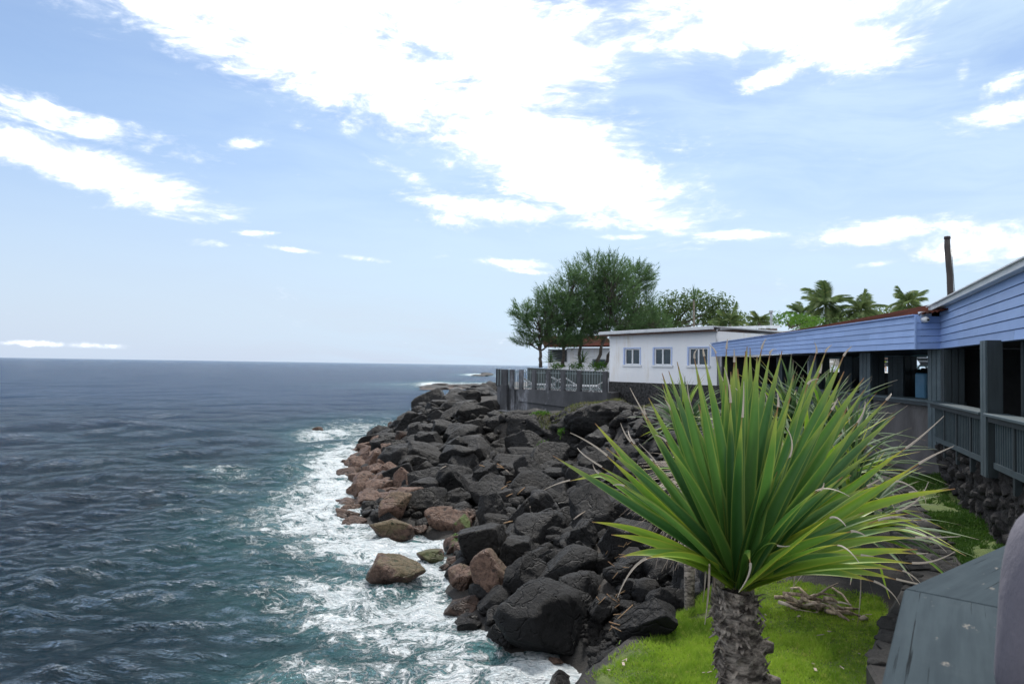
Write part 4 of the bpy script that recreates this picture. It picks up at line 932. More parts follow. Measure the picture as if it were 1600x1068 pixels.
pierB(.05, .38, -.36, .0, ZF-.02, ztopB, 2, 3)
pp = pierB(p0, p1, .0, .22, H-1.62, ztopB, 2, 1, M['slate_light'])
pierB(p1+.05, p1+.35, -.50, -.22, ZF-.02, ztopB, 2, 2)
s_n = sB(1600)+1.6; pierB(s_n, s_n+.22, -.42, .14, H-1.62, ztopB, 1, 3, M['slate_light'])
def railB(s0, s1, out, nm='railing'):
    r = slabB(s0, s1, out-.16, out+.16, ZR-.045, ZR, 'handrail', M['slate_light'], near, .006)
    slabB(s0+.03, s1-.0, out-.05, out+.10, ZR-.13, ZR-.047, 'rail_moulding', M['slate'], near)
    slabB(s0+.1, s1, out-.02, out+.05, H-1.46, H-1.37, 'bottom_rail', M['slate_light'], near)
    n_ = int((s1-s0-.2)/.115)
    for k in range(n_):
        s_ = s0+.15+.115*k
        if k % 9 == 8: slabB(s_-.045, s_+.045, out-.045, out+.045, ZF-.05, ZR-.13, 'rail_post', M['slate'], near)
        else: slabB(s_-.018, s_+.018, out-.005, out+.032, H-1.37, ZR-.13, 'baluster', M['slate_light'], near)
railB(-.05, p0-.004, .10); railB(p1+.03, s_n-.02, .12)
slabB(sB(1512), sB(1525), -2.2, -1.6, ZR-.12, ZR-.08, 'table_top', M['slate']) 
# lava stone base under the near wing: separate stones set in mortar
slabB(-.05, LB, -.35, .03, 1.6, H-1.64, 'base_wall', M['mortar'])
lw = empty('lava_stone_wall', on(1,0,2.5), 'rough lava stone wall beneath the near veranda railing', 'wall')
LS = [npmesh('wall_stone_%d' % i, rock_shape(IV4, 50+i, 9, 40, .16), IF4, [M['lavawall']], False) for i in range(6)]
rw = random.Random(3); z = 2.2; 
while z < H-1.62:
    s_ = -.05+rw.uniform(0,.15)
    hgt = rw.uniform(.11,.22)
    while s_ < 8:
        wd = rw.uniform(.14,.34); q = on(s_+wd/2, -.02+rw.uniform(-.02,.05), z+hgt/2)
        if tz(q.x,q.y) < z+hgt:
            o = link('stone', LS[rw.randrange(6)], lw); o.location = q-lw.location; o.rotation_euler = (rw.uniform(-.2,.2),rw.uniform(-.2,.2),math.atan2(dB.y,dB.x)+rw.choice((0,math.pi))); o.scale = (wd*.62,.12,hgt*.66)
        s_ += wd
    z += hgt*.93
# ------------------------------------------------------------------ pool terrace seen through the veranda
pt_ = empty('pool_terrace', (14,30,H-.1), 'raised pool terrace with pale coping seen through the veranda', 'terrace')
MB().hexa([Vector(v) for z in (2.8,H-.14) for v in ((13.95,12,z),(14.0,70,z),(60,90,z),(60,12,z))]).build('paving', M['pool_tile'], pt_)
MB().hexa([Vector(v) for z in (H-.139,H-.125) for v in ((15.0,16,z),(16.5,31,z),(24,31,z),(24,16,z))]).build('pool_water', M['pool_water'], pt_)
MB().hexa([Vector(v) for z in (H-.139,H-.085) for v in ((14.0,12,z),(15.0,34,z),(15.3,34,z),(14.3,12,z))]).build('coping', M['pool_tile'], pt_)
p = P(1446,578,26); lounger((p.x+.2,p.y,H-.13), .1, 'white slatted lounger with raised back by the pool, seen through the right gap', 'white loungers by the pool', 1.05, 52)
p = P(1305,578,34); lounger((p.x,p.y,H-.13), .4, 'white lounger seen through the left gap of the veranda', 'white loungers by the pool', 1.1, 60)
p = P(1326,578,33); lounger((p.x,p.y,H-.13), .3, 'white lounger partly behind a veranda pier', 'white loungers by the pool', 1.1, 20)
p = P(1397,578,30); lounger((p.x,p.y,H-.13), .2, 'white lounger just right of the person in the yellow vest', 'white loungers by the pool', 1.05, 60)
wbx = empty('blue_water_slide', P(1447,700,20), 'pale blue plastic block with glossy front behind the veranda rail', 'slide')
q0 = P(1446,583,20.3); 
MB().box((q0.x,q0.y,(ZF+q0.z)/2), (.34,.5,q0.z-ZF), 0).build('body', M['pool_blue'], wbx, .03)
MB().box((q0.x+.16,q0.y-.30,(ZF+q0.z)/2-.08), (.30,.08,q0.z-ZF-.2), 0).build('front_panel', M['pool_blue2'], wbx, .03)
for k, (px,py,rx) in enumerate(((1436,581,.16),(1446,580,.17),(1441,582,.1))):
    o = link('lava_lump', STONES[k]); o.location = P(px,py,21.5); o.scale = (rx,rx,rx*.6); o['brown'] = 0.0; tag(o, 'black lava lump on the wall edge above the blue block', 'rock', 'lava lumps on the wall edge')
hd = None

# ------------------------------------------------------------------ vegetation builders
def tri_cloud(name, cen, dirs, L, Wd, m, parent=None, label=None):
    """many thin blades: cen (n,3), dirs (n,3) unit, L (n), Wd (n)"""
    n = len(cen); r = RNG.normal(size=(n,3)); s = np.cross(dirs, r); s /= np.linalg.norm(s,axis=1)[:,None]+1e-9
    a = cen - s*Wd[:,None]/2; b = cen + s*Wd[:,None]/2; t = cen + dirs*L[:,None]
    V = np.stack([a,b,t],1).reshape(-1,3); Fq = np.arange(3*n).reshape(-1,3)
    return link(name, npmesh(name, V, Fq, [m]), parent)
def leaf_cloud(name, cen, size, m, parent=None, flat=.5):
    n = len(cen); u = RNG.normal(size=(n,3)); u /= np.linalg.norm(u,axis=1)[:,None]; r = RNG.normal(size=(n,3)); r[:,2] += flat; v = np.cross(u, r); v /= np.linalg.norm(v,axis=1)[:,None]
    sz = size*RNG.uniform(.6,1.3,n)[:,None]; V = np.stack([cen-u*sz, cen-v*sz*.38, cen+u*sz, cen+v*sz*.38],1).reshape(-1,3)
    return link(name, npmesh(name, V, np.arange(4*n).reshape(-1,4), [m]), parent)
def limb(p0, p1, r0, r1, mb, wob=.12, n=7, seed=0):
    rd = random.Random(seed); pts = []; rad = []; L = (p1-p0).length
    for i in range(n+1):
        t_ = i/n; q = lerp(p0,p1,t_)+Vector((rd.uniform(-1,1),rd.uniform(-1,1),rd.uniform(-.5,.5)))*wob*L*.25*(1 if 0 < i < n else 0); pts.append(q); rad.append(r0+(r1-r0)*t_)
    mb.tube(pts, rad, 7); return pts
def casuarina(bpx, bpy, Y_, blobs, label, seed, forks=None):
    b = P(bpx,bpy,Y_); root = empty('casuarina_tree', b, label, 'tree', 'casuarina trees on the terrace')
    rd = np.random.default_rng(seed); mb = MB(); cen = []; dr = []; Ls = []
    top = P(blobs[0][0], blobs[0][1], Y_+blobs[0][4])
    fk = lerp(b, top, .38)+Vector((rd.uniform(-.3,.3),0,0)); limb(b, fk, .11, .085, mb, .12, 6, seed)
    for i, (px,py,rx,ry,dY) in enumerate(blobs):
        c = P(px,py,Y_+dY); ax = rx*Y_/F; az_ = ry*Y_/F; ay = ax*.8
        pl = limb(fk if i else fk, c, .06, .015, mb, .18, 7, seed*10+i)
        nt = int(135*ax*az_)+45
        for k in range(nt):
            v = rd.normal(size=3); v /= np.linalg.norm(v); rad = rd.uniform(.15,1.0)**.6
            q = np.array(c)+v*np.array([ax,ay,az_])*rad
            out = v*np.array([1,1,.6])+np.array([0,0,.75]); out /= np.linalg.norm(out)
            if k % 5 == 0:     # twig
                s0 = Vector(pl[int(rd.integers(3,7))]); mb.tube([s0, lerp(s0,Vector(q),.55)+Vector((0,0,.08)), Vector(q)], [.022,.014,.006], 4, False)
            ln = rd.uniform(.35,.85); m_ = 14
            for j in range(m_):   # tuft: needles fan out along a short shoot
                base = q + out*ln*j/m_*.9; dd = out*.75 + rd.normal(size=3)*.42 - np.array([0,0,.10]); dd /= np.linalg.norm(dd)
                cen.append(base); dr.append(dd); Ls.append(rd.uniform(.14,.34))
    mb.build('trunk', M['wood_tree'], root)
    cen = np.array(cen)-np.array(b); tri_cloud('crown', cen, np.array(dr), np.array(Ls), np.full(len(cen), .034), M['casuarina'], root)
    return root
casuarina(845,574,40.5,[(842,505,34,32,0),(820,492,20,14,.3),(868,485,30,26,.2),(825,535,20,10,0),(870,530,30,16,.4),(858,468,16,14,.2)],'leftmost leaning casuarina tree on the terrace, its crown over the sea',1)
casuarina(880,573,41.5,[(893,455,26,30,0),(872,500,32,28,.3),(905,490,32,36,.2),(900,432,16,18,.2),(888,535,24,14,0)],'second casuarina from the sea with dense middle crown',2)
casuarina(906,573,43,[(928,430,32,30,0),(925,480,38,36,.5),(915,520,30,18,.5),(945,455,30,34,.3)],'third casuarina tree with thin straight trunk behind the railing',3)
casuarina(931,573,42,[(958,424,26,24,0),(960,460,38,34,.3),(965,500,40,26,.5),(935,520,24,18,.2)],'tallest casuarina tree, trunk just left of the white house',4)
casuarina(944,573,44,[(990,438,32,28,.2),(998,480,34,30,.4),(1005,430,16,18,0),(1020,508,34,18,.5),(985,512,30,16,.5)],'rightmost casuarina tree, crown behind the white house roof',5)
def bush(name, px, py, Y_, blobs, label, cat, m='bush', size=.16, dens=160, grp=None, trunk=True, ground_=None):
    b = P(px,py,Y_); root = empty(name, b, label, cat, grp); mb = MB(); cs = []
    for i, (bx,by,rx,ry,dY) in enumerate(blobs):
        c = P(bx,by,Y_+dY); ax = rx*Y_/F; az_ = ry*Y_/F
        if trunk: limb(b, c, .10, .02, mb, .2, 6, i+3)
        n = int(dens*2.6*ax*az_)+120; v = RNG.normal(size=(n,3)); v /= np.linalg.norm(v,axis=1)[:,None]; rad = RNG.uniform(.1,1,n)[:,None]**.45
        lump = 1+.18*np.sin(v@np.array([5,3,4.0])+i)+.12*np.sin(v@np.array([-9,7,8.0])+2*i)
        cs.append(np.array(c)-np.array(b)+v*rad*lump[:,None]*np.array([ax,ax*.8,az_]))
    if trunk: mb.build('trunk', M['wood_tree'], root)
    leaf_cloud('crown' if trunk else 'foliage', np.vstack(cs), size*.72, M[m], root); return root
bush('broadleaf_tree',1045,515,50,[(1050,480,26,26,0),(1090,468,30,18,0),(1085,490,50,22,1),(1125,480,24,22,0),(1030,500,30,20,1),(1120,500,30,16,0)],'rounded broadleaf tree behind the middle of the white house','tree',size=.17,dens=230)
bush('broadleaf_tree',1010,520,49,[(1005,495,34,26,0),(1040,508,34,16,1),(985,515,26,14,0)],'dark dense tree between the casuarinas and the rounded broadleaf tree','tree',size=.17,dens=260)
bush('broadleaf_tree',1235,512,52,[(1228,498,34,12,0),(1262,502,26,12,0)],'dark low tree behind the right end of the white house roof','tree','bush_bright',.15,260)
bush('broadleaf_tree',1165,512,50,[(1150,498,26,14,0),(1190,504,24,11,0)],'low dark tree between the palm tufts behind the white house','tree','bush',.15,260)
bush('broadleaf_tree',1310,510,60,[(1330,505,60,14,0),(1400,492,60,12,3),(1275,508,40,12,0)],'low dark tree line under the coconut palms','tree','bush',.2,160)
bush('hedge',1390,560,50,[(1300,546,40,9,0),(1385,548,40,8,0),(1450,548,40,8,0)],'hedge with orange and yellow flowers beyond the pool','hedge','flowers',.12,300,trunk=False)
bush('shrub',915,575,40.5,[(900,572,14,6,0),(935,572,16,8,0),(870,572,12,5,0)],'low green shrubs at the foot of the terrace trees','shrub','bush_bright',.08,900,trunk=False)
def frond(L, seed, droop, leaflets=48, lw_=.032, ll=.50):
    rd = random.Random(seed); V = []; Fq = []
    def q(t_): return Vector((L*t_*(1-.18*droop*t_), 0, L*(.35*t_-droop*.75*t_*t_)))
    for i in range(leaflets):
        t_ = .12+.88*i/leaflets; p = q(t_); p2 = q(min(t_+.02,1.02)); d = (p2-p).normalized()
        l_ = ll*math.sin(math.pi*min(.98,.15+t_*.82))**.6*rd.uniform(.85,1.1)
        for s in (-1,1):
            dv = (d*.55+Vector((0,s*.8,-.35*rd.uniform(.5,1.5)))).normalized(); b0 = len(V); sd_ = d*lw_*.5
            V += [p-sd_, p+sd_, p+dv*l_*.6+sd_*.8+Vector((0,0,.02)), p+dv*l_]; Fq += [(b0,b0+1,b0+2),(b0,b0+2,b0+3)]
    for i in range(10):
        a = q(i/10); b = q((i+1)/10); w_ = .045*(1-i/11); b0 = len(V); V += [a-Vector((0,w_,0)),a+Vector((0,w_,0)),b+Vector((0,w_*.9,0)),b-Vector((0,w_*.9,0))]; Fq += [(b0,b0+1,b0+2),(b0,b0+2,b0+3)]
    return npmesh('frond', V, Fq, [M['palm']])
FR_ = [frond(1.0, i, d) for i, d in enumerate((.2,.5,.8,1.1,.65,.95))]
for f in FR_: pass
def palm(px, py, Y_, Lpx, n, label, name='coconut_palm', gz=3.3, trunkr=.13, lo=-15, cat='palm tree', grp='palms behind the veranda', seed=0, wide=1.0):
    top = P(px,py,Y_); root = empty(name, (top.x,top.y,gz), label, cat, grp); L = Lpx*.95*Y_/F; rd = random.Random(seed+int(px))
    mb = MB(); limb(Vector((top.x+.3,top.y,gz)), top, trunkr, trunkr*.7, mb, .03, 8, seed); mb.build('trunk', M['palm_trunk'], root)
    n += 1
    for k in range(n):
        o = link('frond', FR_[rd.randrange(6)], root); o.location = top-Vector(root.location); e = R(lo+ (88-lo)*((k+.5)/n)**1.25)
        o.rotation_euler = Euler((rd.uniform(-.3,.3), -e+.25, k*2.4+rd.uniform(-.2,.2)), 'XYZ'); s = L*rd.uniform(.85,1.1); o.scale = (s,s*wide,s)
    return root
palm(1290,478,62,50,20,'tallest coconut palm with spreading fronds above the brown roof',wide=.8,lo=-35)
palm(1345,487,60,44,18,'coconut palm with yellowish fronds right of the tallest one',wide=.8,lo=-35)
palm(1419,474,55,40,16,'lone dark palm with arching fronds left of the wooden pole',wide=.8,lo=-40)
palm(1250,492,66,30,14,'small palm left of the tallest coconut palm',wide=.8,lo=-30)
palm(1186,503,45,26,14,'low palm tuft beside the flue pipe of the white house',wide=.8,lo=-10)
palm(1140,505,42,36,14,'low bright palm tuft above the middle of the white house roof',wide=.8,lo=0)

# pandanus leaves ------------------------------------------------------------
def ribbon(pts, wid, side0, fold=.28, t0=0.0, t1=1.0):
    """V-folded leaf strip along pts; returns verts, faces, lt, le"""
    V = []; lt = []; le = []; n = len(pts)
    for i, p in enumerate(pts):
        d = (pts[min(i+1,n-1)]-pts[max(i-1,0)]).normalized(); s = side0 - d*side0.dot(d)
        if s.length < 1e-3: s = d.cross(Vector((0,0,1)))
        s.normalize(); u = s.cross(d).normalized(); w_ = wid[i]/2
        V += [p+s*w_+u*w_*fold*2, p+s*w_*.5+u*w_*fold*.75, p, p-s*w_*.5+u*w_*fold*.75, p-s*w_+u*w_*fold*2]
        t_ = t0+(t1-t0)*i/(n-1); lt += [t_]*5; le += [1,.35,.2,.35,1]
    Fq = [(i*5+k, i*5+k+1, i*5+k+6, i*5+k+5) for i in range(n-1) for k in range(4)]
    return V, Fq, lt, le
def leafmesh(V, Fq, lt, le, m, name='leaf'):
    me = npmesh(name, V, Fq, [m], True)
    for nm, arr in (('lt',lt),('le',le)):
        a = me.attributes.new(nm,'FLOAT','POINT'); a.data.foreach_set('value', np.array(arr, np.float32))
    return me
def make_leaf(B, T, width, sag, m, parent, rd, tipdead=.0, bend=None, name='leaf', origin=None):
    n = 16; L = (T-B).length; d = (T-B).normalized(); side = d.cross(Vector((0,-.62,.5)))
    if side.length < .25: side = d.cross(Vector((.3,-1,0)))
    side.normalize(); side = (Matrix.Rotation(rd.uniform(-.35,.35),3,d)@side); upv = Vector((0,0,1))
    pts = []; wid = []
    lat = side*rd.uniform(-.025,.025)*L
    for i in range(n+1):
        t_ = i/n; p = lerp(B,T,t_) + upv*(sag*L*4*t_*(1-t_)*.40) + lat*math.sin(math.pi*t_)
        if bend and t_ > bend[0]: p = p + upv*(-(t_-bend[0])*L*bend[1]) + (B-T)*((t_-bend[0])*bend[2])
        pts.append(p); w_ = width*(.70+t_*1.4 if t_ < .2 else (.98-.30*(t_-.2)/.4 if t_ < .6 else .68*(1-((t_-.6)/.4)**1.25))); wid.append(max(w_,.004))
    V, Fq, lt, le = ribbon(pts, wid, side, .28)
    if tipdead > 0:
        e = pts[-1]; dd = (pts[-1]-pts[-2]).normalized(); q = [e]; cur = dd.copy(); cv = Vector((rd.uniform(-.5,.5),rd.uniform(-.5,.5),rd.uniform(-.9,.5)))*.25
        for k in range(7): cur = (cur+cv).normalized(); q.append(q[-1]+cur*tipdead/7)
        V2, F2, l2, e2 = ribbon(q, [.014*(1-k/9) for k in range(8)], side, .5, 1.3, 1.4); b0 = len(V); V += V2; Fq += [tuple(i+b0 for i in f) for f in F2]; lt += l2; le += [0]*len(e2)
    org = origin if origin is not None else parent_world(parent)
    o = link(name, leafmesh([v-org for v in V], Fq, lt, le, m, name), parent); return o
# main plant
CY = 4.05
crown = P(1152,915,CY); tb = P(1160,1068,CY); zg = tz(tb.x, tb.y)
pan = empty('pandanus_tree', (crown.x,crown.y,zg), 'big screw pine in the foreground with rough trunk and sword-like green leaves', 'tree')
mb = MB(); pts = []; rad = []; nR = 60
tp = [P(1150,922,CY), P(1150,960,CY), P(1156,1010,CY), P(1160,1068,CY)]; tp.append(Vector((tp[-1].x+.02, tp[-1].y, zg-.1)))
def along(pl, t_):
    x = t_*(len(pl)-1); i = min(int(x), len(pl)-2); return lerp(pl[i], pl[i+1], x-i)
V = []; nth = 40; rd = np.random.default_rng(5)
for i in range(nR+1):
    t_ = i/nR; c = along(tp, t_); ring = .5+.5*math.sin(i*1.05+.5)
    for k in range(nth):
        th = 2*math.pi*k/nth; sp_ = math.sin(th*1+i*.55)
        r_ = (.092+.028*t_) * (1+.07*ring+.07*math.sin(th*3+i*.31)+.10*rd.random()+.12*max(0,math.sin(th*2-i*.45))**4)
        if t_ < .06: r_ *= .8+t_*3
        V.append(c+Vector((math.cos(th)*r_, math.sin(th)*r_, .012*math.sin(th*2+i))))
Fq = [(i*nth+k, i*nth+(k+1)%nth, (i+1)*nth+(k+1)%nth, (i+1)*nth+k) for i in range(nR) for k in range(nth)]
mb.add(V, Fq, True); mb.build('trunk', M['bark'], pan)
# bark flakes: leaf scar fibres
rdm = random.Random(9)
for k in range(260):
    t_ = rdm.uniform(.03,.8); c = along(tp, t_); th = rdm.uniform(0,6.28); r_ = .108+.026*t_; o_ = Vector((math.cos(th),math.sin(th),0)); a = c+o_*r_
    ln = rdm.uniform(.03,.075); tn = Vector((-o_.y,o_.x,0)); d1 = (o_*.40+tn*rdm.uniform(-.7,.7)+Vector((0,0,rdm.choice((-1,1))*rdm.uniform(.3,1.0)))).normalized()
    m_ = MB(); m_.hexa([a-tn*.014-o_*.02,a+tn*.014-o_*.02,a+tn*.014+o_*.004,a-tn*.014+o_*.004,a-tn*.004+d1*ln,a+tn*.004+d1*ln,a+tn*.004+d1*ln+o_*.004,a-tn*.004+d1*ln+o_*.004]); m_.build('bark_flake', M['bark'], pan)
for (px,py,ln) in ((1186,1008,.07),(1188,1062,.10)):
    a = P(px,py,CY); MB().tube([a-Vector((.08,0,0)), a+Vector((ln*.4,-.02,.005)), a+Vector((ln,-.03,.0))], [.045,.04,.028], 8).build('stub', M['bark'], pan)
rl = random.Random(44)
TIPS = [ # px, py, dY, width cm, sag, yellow?
 (1388,0,0,0,0,0)]
TIPS = [(1058,565,.1,8,.04,0),(1085,560,.2,8,.04,0),(1100,556,-.1,8,.03,0),(1118,552,.3,8,.03,0),(1135,545,.1,8,.02,0),(1150,556,.4,9,.02,0),(1165,548,-.2,8,.02,0),(1172,543,.2,8,.02,0),
 (1190,545,.1,9,.0,0),(1203,553,.3,8,.02,0),(1222,548,0,8,.02,0),(1240,585,.3,9,.02,0),(1275,552,.1,8,.03,0),(1290,550,.3,8,.02,0),(1262,600,-.2,7,.02,0),(1318,556,.0,9,.04,0),(1350,590,.1,9,.06,0),(1385,625,-.1,8,.07,0),
 (1398,650,.1,8,.08,0),(1415,700,.0,7,.09,1),(1340,660,-.3,8,.06,0),(1300,640,-.4,8,.05,0),(1372,735,.3,6,.12,1),(1395,752,.4,6,.10,1),(1362,705,-.3,8,.10,0),(1280,765,-.8,6,.14,0),(1215,635,-.7,8,.03,0),(1232,714,-.6,5,.1,0),
 (1048,640,.2,7,.03,0),(1035,600,.3,7,.04,0),(1010,655,.1,8,.05,0),(1040,690,-.3,8,.05,0),(985,690,.3,7,.08,0),(955,690,.1,7,.10,0),(948,712,.0,8,.10,1),(962,705,.5,7,.12,0),(940,730,.3,7,.12,0),(1000,735,.4,7,.08,0),(1020,720,.6,8,.06,1),
 (925,815,-.1,7,.22,1),(955,835,-.2,8,.20,1),(968,870,-.3,8,.26,1),(975,868,.3,6,.24,1),(1010,872,-.4,6,.25,1),(935,740,-.2,7,.12,0),(975,760,-.4,7,.10,0),
 (1430,840,.0,8,.14,1),(1432,865,.1,8,.16,1),(1425,880,-.2,8,.16,1),(1410,892,.1,8,.18,1),(1400,905,-.1,8,.20,1),(1365,908,-.3,8,.18,1),(1385,888,-.5,7,.16,1),(1415,825,.3,8,.14,0),(1440,812,.5,7,.16,1),(1400,800,-.1,8,.12,0),(1372,812,-.5,7,.12,0),
 (1420,770,.3,7,.10,1),(1390,785,.1,8,.10,0),(1350,800,-.4,7,.10,0),(1330,830,-.6,7,.12,1),(1345,868,-.7,7,.14,0),(1310,850,-.8,7,.14,1),(1330,742,.3,8,.08,0),(1355,760,-.1,8,.10,0),(1300,720,-.2,8,.06,0),(1420,802,.6,6,.12,1),(1290,690,.2,8,.04,0),(1270,660,.4,8,.03,0)]
used_tips = 0
for i, (px,py,dY,wc,sg,yl) in enumerate(TIPS):
    T = P(px,py,CY+dY); b0 = crown + Vector(((T.x-crown.x)*.045, dY*.06+rl.uniform(-.02,.02), rl.uniform(-.01,.05)))
    make_leaf(b0, T, wc*.0106, sg, M['leaf_yellow'] if yl else M['leaf'], pan, rl, rl.uniform(.10,.30) if (py > 650 and rl.random() < .5) else (.07 if rl.random() < .4 else 0))
# inner spiral fill: leaves all round, some towards and away from the viewer
for k in range(88):
    e = 90-78*((k+.5)/88)**.8; azk = k*137.5+rl.uniform(-8,8); e += rl.uniform(-5,5); L = rl.uniform(1.0,1.38)*(1 if e > 25 else .95)
    er, ar = R(e), R(azk); d = Vector((math.cos(er)*math.cos(ar), math.cos(er)*math.sin(ar), math.sin(er)))
    if d.y < -.22 and e < 78 and rl.random() < .75: continue
    if d.y < -.30 and e < 60: L *= .8
    if d.x < -.35 and e < 30: continue
    b0 = crown+d*.05+Vector((0,0,rl.uniform(-.02,.06))); T = crown+d*L
    yl = e < 30 or (e < 45 and rl.random() < .3)
    bend = (rl.uniform(.55,.75), rl.uniform(.5,1.2), rl.uniform(.1,.6)) if rl.random() < .03 else None
    make_leaf(b0, T, rl.uniform(.078,.098), rl.uniform(.01,.04)+(.12 if e < 30 else 0), M['leaf_yellow'] if yl else M['leaf'], pan, rl, rl.uniform(.05,.2) if rl.random() < .3 else 0, bend)
# curled short leaves at the heart
for (px,py,dY,sg) in ((1275,765,-.6,.2),(1215,850,-.5,.4),(1172,878,-.5,.6)):
    make_leaf(crown+Vector((0,-.05,0)), P(px,py,CY+dY), .06, sg, M['leaf'], pan, rl, .18)
# hanging dead leaves
for (px0,py0,px1,py1,Y_) in ((1108,880,1101,975,3.9),(1102,878,1098,940,4.0),(1116,895,1112,950,4.1),(1374,880,1390,935,4.2)):
    a = P(px0,py0,Y_); b = P(px1,py1,Y_); make_leaf(a, b, .014, .0, M['dead'] if px0 < 1200 else M['leaf_yellow'], pan, rl, .0, name='dead_leaf')
# secondary plants share leaf meshes
def unit_leaves(m, droops, w0, nm):
    out = []
    for i, dr_ in enumerate(droops):
        n = 10; pts = [Vector((t_, 0, .10*math.sin(math.pi*t_)-dr_*t_*t_*.5)) for t_ in (j/n for j in range(n+1))]
        wid = [max(.004, w0*(min(1,.6+t_*2) if t_ < .2 else (1-((t_-.2)/.8)**1.6))) for t_ in (j/n for j in range(n+1))]
        V, Fq, lt, le = ribbon(pts, wid, Vector((0,1,0)), .25); out.append(leafmesh(V, Fq, lt, le, m, nm))
    return out
UL = unit_leaves(M['leaf_bg'], (.1,.3,.6,.0), .075, 'leaf'); UD = unit_leaves(M['dead'], (.6,1.1,1.6,.3), .024, 'dead_leaf'); UY = unit_leaves(M['leaf_yellow'], (.1,.4,.7), .075, 'leaf')
def small_pandanus(px, py, Y_, L, n, label, ndead=12, stem=True, lo=-10, seed=0, yellow=.1, name='pandanus_shrub', deadside=None):
    ndead = ndead if deadside is not None else ndead//3; c = P(px,py,Y_); g = tz(c.x,c.y); root = empty(name, (c.x,c.y,g), label, 'plant', 'screw pines behind the big one'); rd = random.Random(seed+int(px)); off = c-Vector(root.location)
    if stem: MB().tube([Vector((c.x,c.y,g-.1)), lerp(Vector((c.x,c.y,g)),c,.5)+Vector((.05,0,0)), c], [.09,.07,.06], 8).build('stem', M['bark'], root)
    for k in range(n+ndead):
        dead = k >= n; me = rd.choice(UD) if dead else (rd.choice(UY) if rd.random() < yellow else rd.choice(UL))
        o = link('dead_leaf' if dead else 'leaf', me, root); o.location = off
        e = R(rd.uniform(-50,10)) if dead else R(lo+(88-lo)*((k+.5)/n)**1.1*1.0); azk = k*2.4+rd.uniform(-.2,.2)
        if dead and deadside is not None: azk = deadside+rd.uniform(-.9,.9); e = R(rd.uniform(-25,35))
        o.rotation_euler = Euler((rd.uniform(-.4,.4), -e, azk), 'XYZ'); s = L*rd.uniform(.75,1.1)*(.85 if dead else 1); o.scale = (s,s,s)
    return root
small_pandanus(1070,672,16.5,1.35,70,'grey-green spiky plant by the stone base of the white house',16,seed=1)
small_pandanus(1235,690,13.5,1.6,90,'tall dark screw pine in front of the veranda, behind the big crown',20,seed=2)
small_pandanus(1292,690,12.4,1.4,80,'dark screw pine leaning over the concrete parapet',14,seed=3)
small_pandanus(1165,690,15,1.3,50,'dark screw pine hidden behind the centre of the big crown',10,seed=4)
small_pandanus(1335,840,8.4,1.25,80,'low green screw pine between the big one and the curved stone edging',22,seed=5,yellow=.25,lo=-8,stem=False)
small_pandanus(1262,800,9.0,1.45,80,'yellow-green screw pine low behind the big trunk crown',14,seed=6,yellow=.45,lo=-5,stem=False)
small_pandanus(1330,740,10.6,1.35,70,'grey-green screw pine beside the top end of the stone edging',16,seed=16,yellow=.1,lo=-8,stem=False)
small_pandanus(1110,760,10.5,1.35,22,'withered screw pine with pale dead leaves over the rocks',60,seed=7,deadside=math.pi,lo=10)
small_pandanus(1120,800,9.0,1.1,14,'smaller withered screw pine at the lawn edge, pale leaves drooping left',30,seed=8,deadside=math.pi*1.05,lo=10)
small_pandanus(860,566,42,.9,26,'spiky plant under the terrace trees, left one',2,seed=9,stem=False)
small_pandanus(910,566,42,.9,26,'spiky plant under the terrace trees, right one',2,seed=10,stem=False)
small_pandanus(1084,468,48,1.1,24,'screw pine crown rising from the broadleaf tree top',4,seed=11,lo=0)
# long dead leaf strands trailing over the rocks at the left of the crown
rl2 = random.Random(12)
# cut stump
cs_ = P(1078,905,8.9); tag(MB().tube([Vector((cs_.x,cs_.y,tz(cs_.x,cs_.y)-.2)), P(1077,852,8.9)], .065, 10).build('cut_stump', M['bark'], origin=(cs_.x,cs_.y,tz(cs_.x,cs_.y))), 'cut tan tree stump standing left of the big screw pine trunk', 'stump')

# ------------------------------------------------------------------ lawn, weeds
def blades(name, poly, n, L, W_, m, label, cat, lean=.5, zoff=0):
    lo = poly.min(0); hi = poly.max(0); xs = RNG.uniform(lo[0],hi[0],n*3); ys = RNG.uniform(lo[1],hi[1],n*3); p = np.stack([xs,ys],1)
    d0, _, _ = seg_dist(p, poly, True); jit = .12*nse(xs*2,ys*2)
    ok = (inside(p, poly) & (d0 > np.maximum(0, jit))) | ((d0 < .10) & (jit > .05)); ok &= (nse(xs*1.6+3,ys*1.6) < RNG.uniform(.6,1.6,len(xs)))
    xs = xs[ok][:n]; ys = ys[ok][:n]
    zs = terrain(xs, ys)+zoff; k = len(xs); d = RNG.normal(size=(k,3))*lean; d[:,2] = 1; d /= np.linalg.norm(d,axis=1)[:,None]
    clump = .55+.75*np.clip(nse(xs*3,ys*3)*.5+.5,0,1)
    o = tri_cloud(name, np.stack([xs,ys,zs-.005],1), d, L*RNG.uniform(.5,1.2,k)*clump, W_*RNG.uniform(.7,1.3,k), m); tag(o, label, cat, kind='stuff'); return o
vis = LAWN.copy()
blades('grass', vis, 300000, .070, .010, M['grass'], 'short bright green lawn grass below the railing', 'grass', .75)
blades('weeds', GREEN2, 42000, .11, .024, M['lilyweed'], 'green weeds between the curved stone edging and the veranda wall', 'weeds', .9)
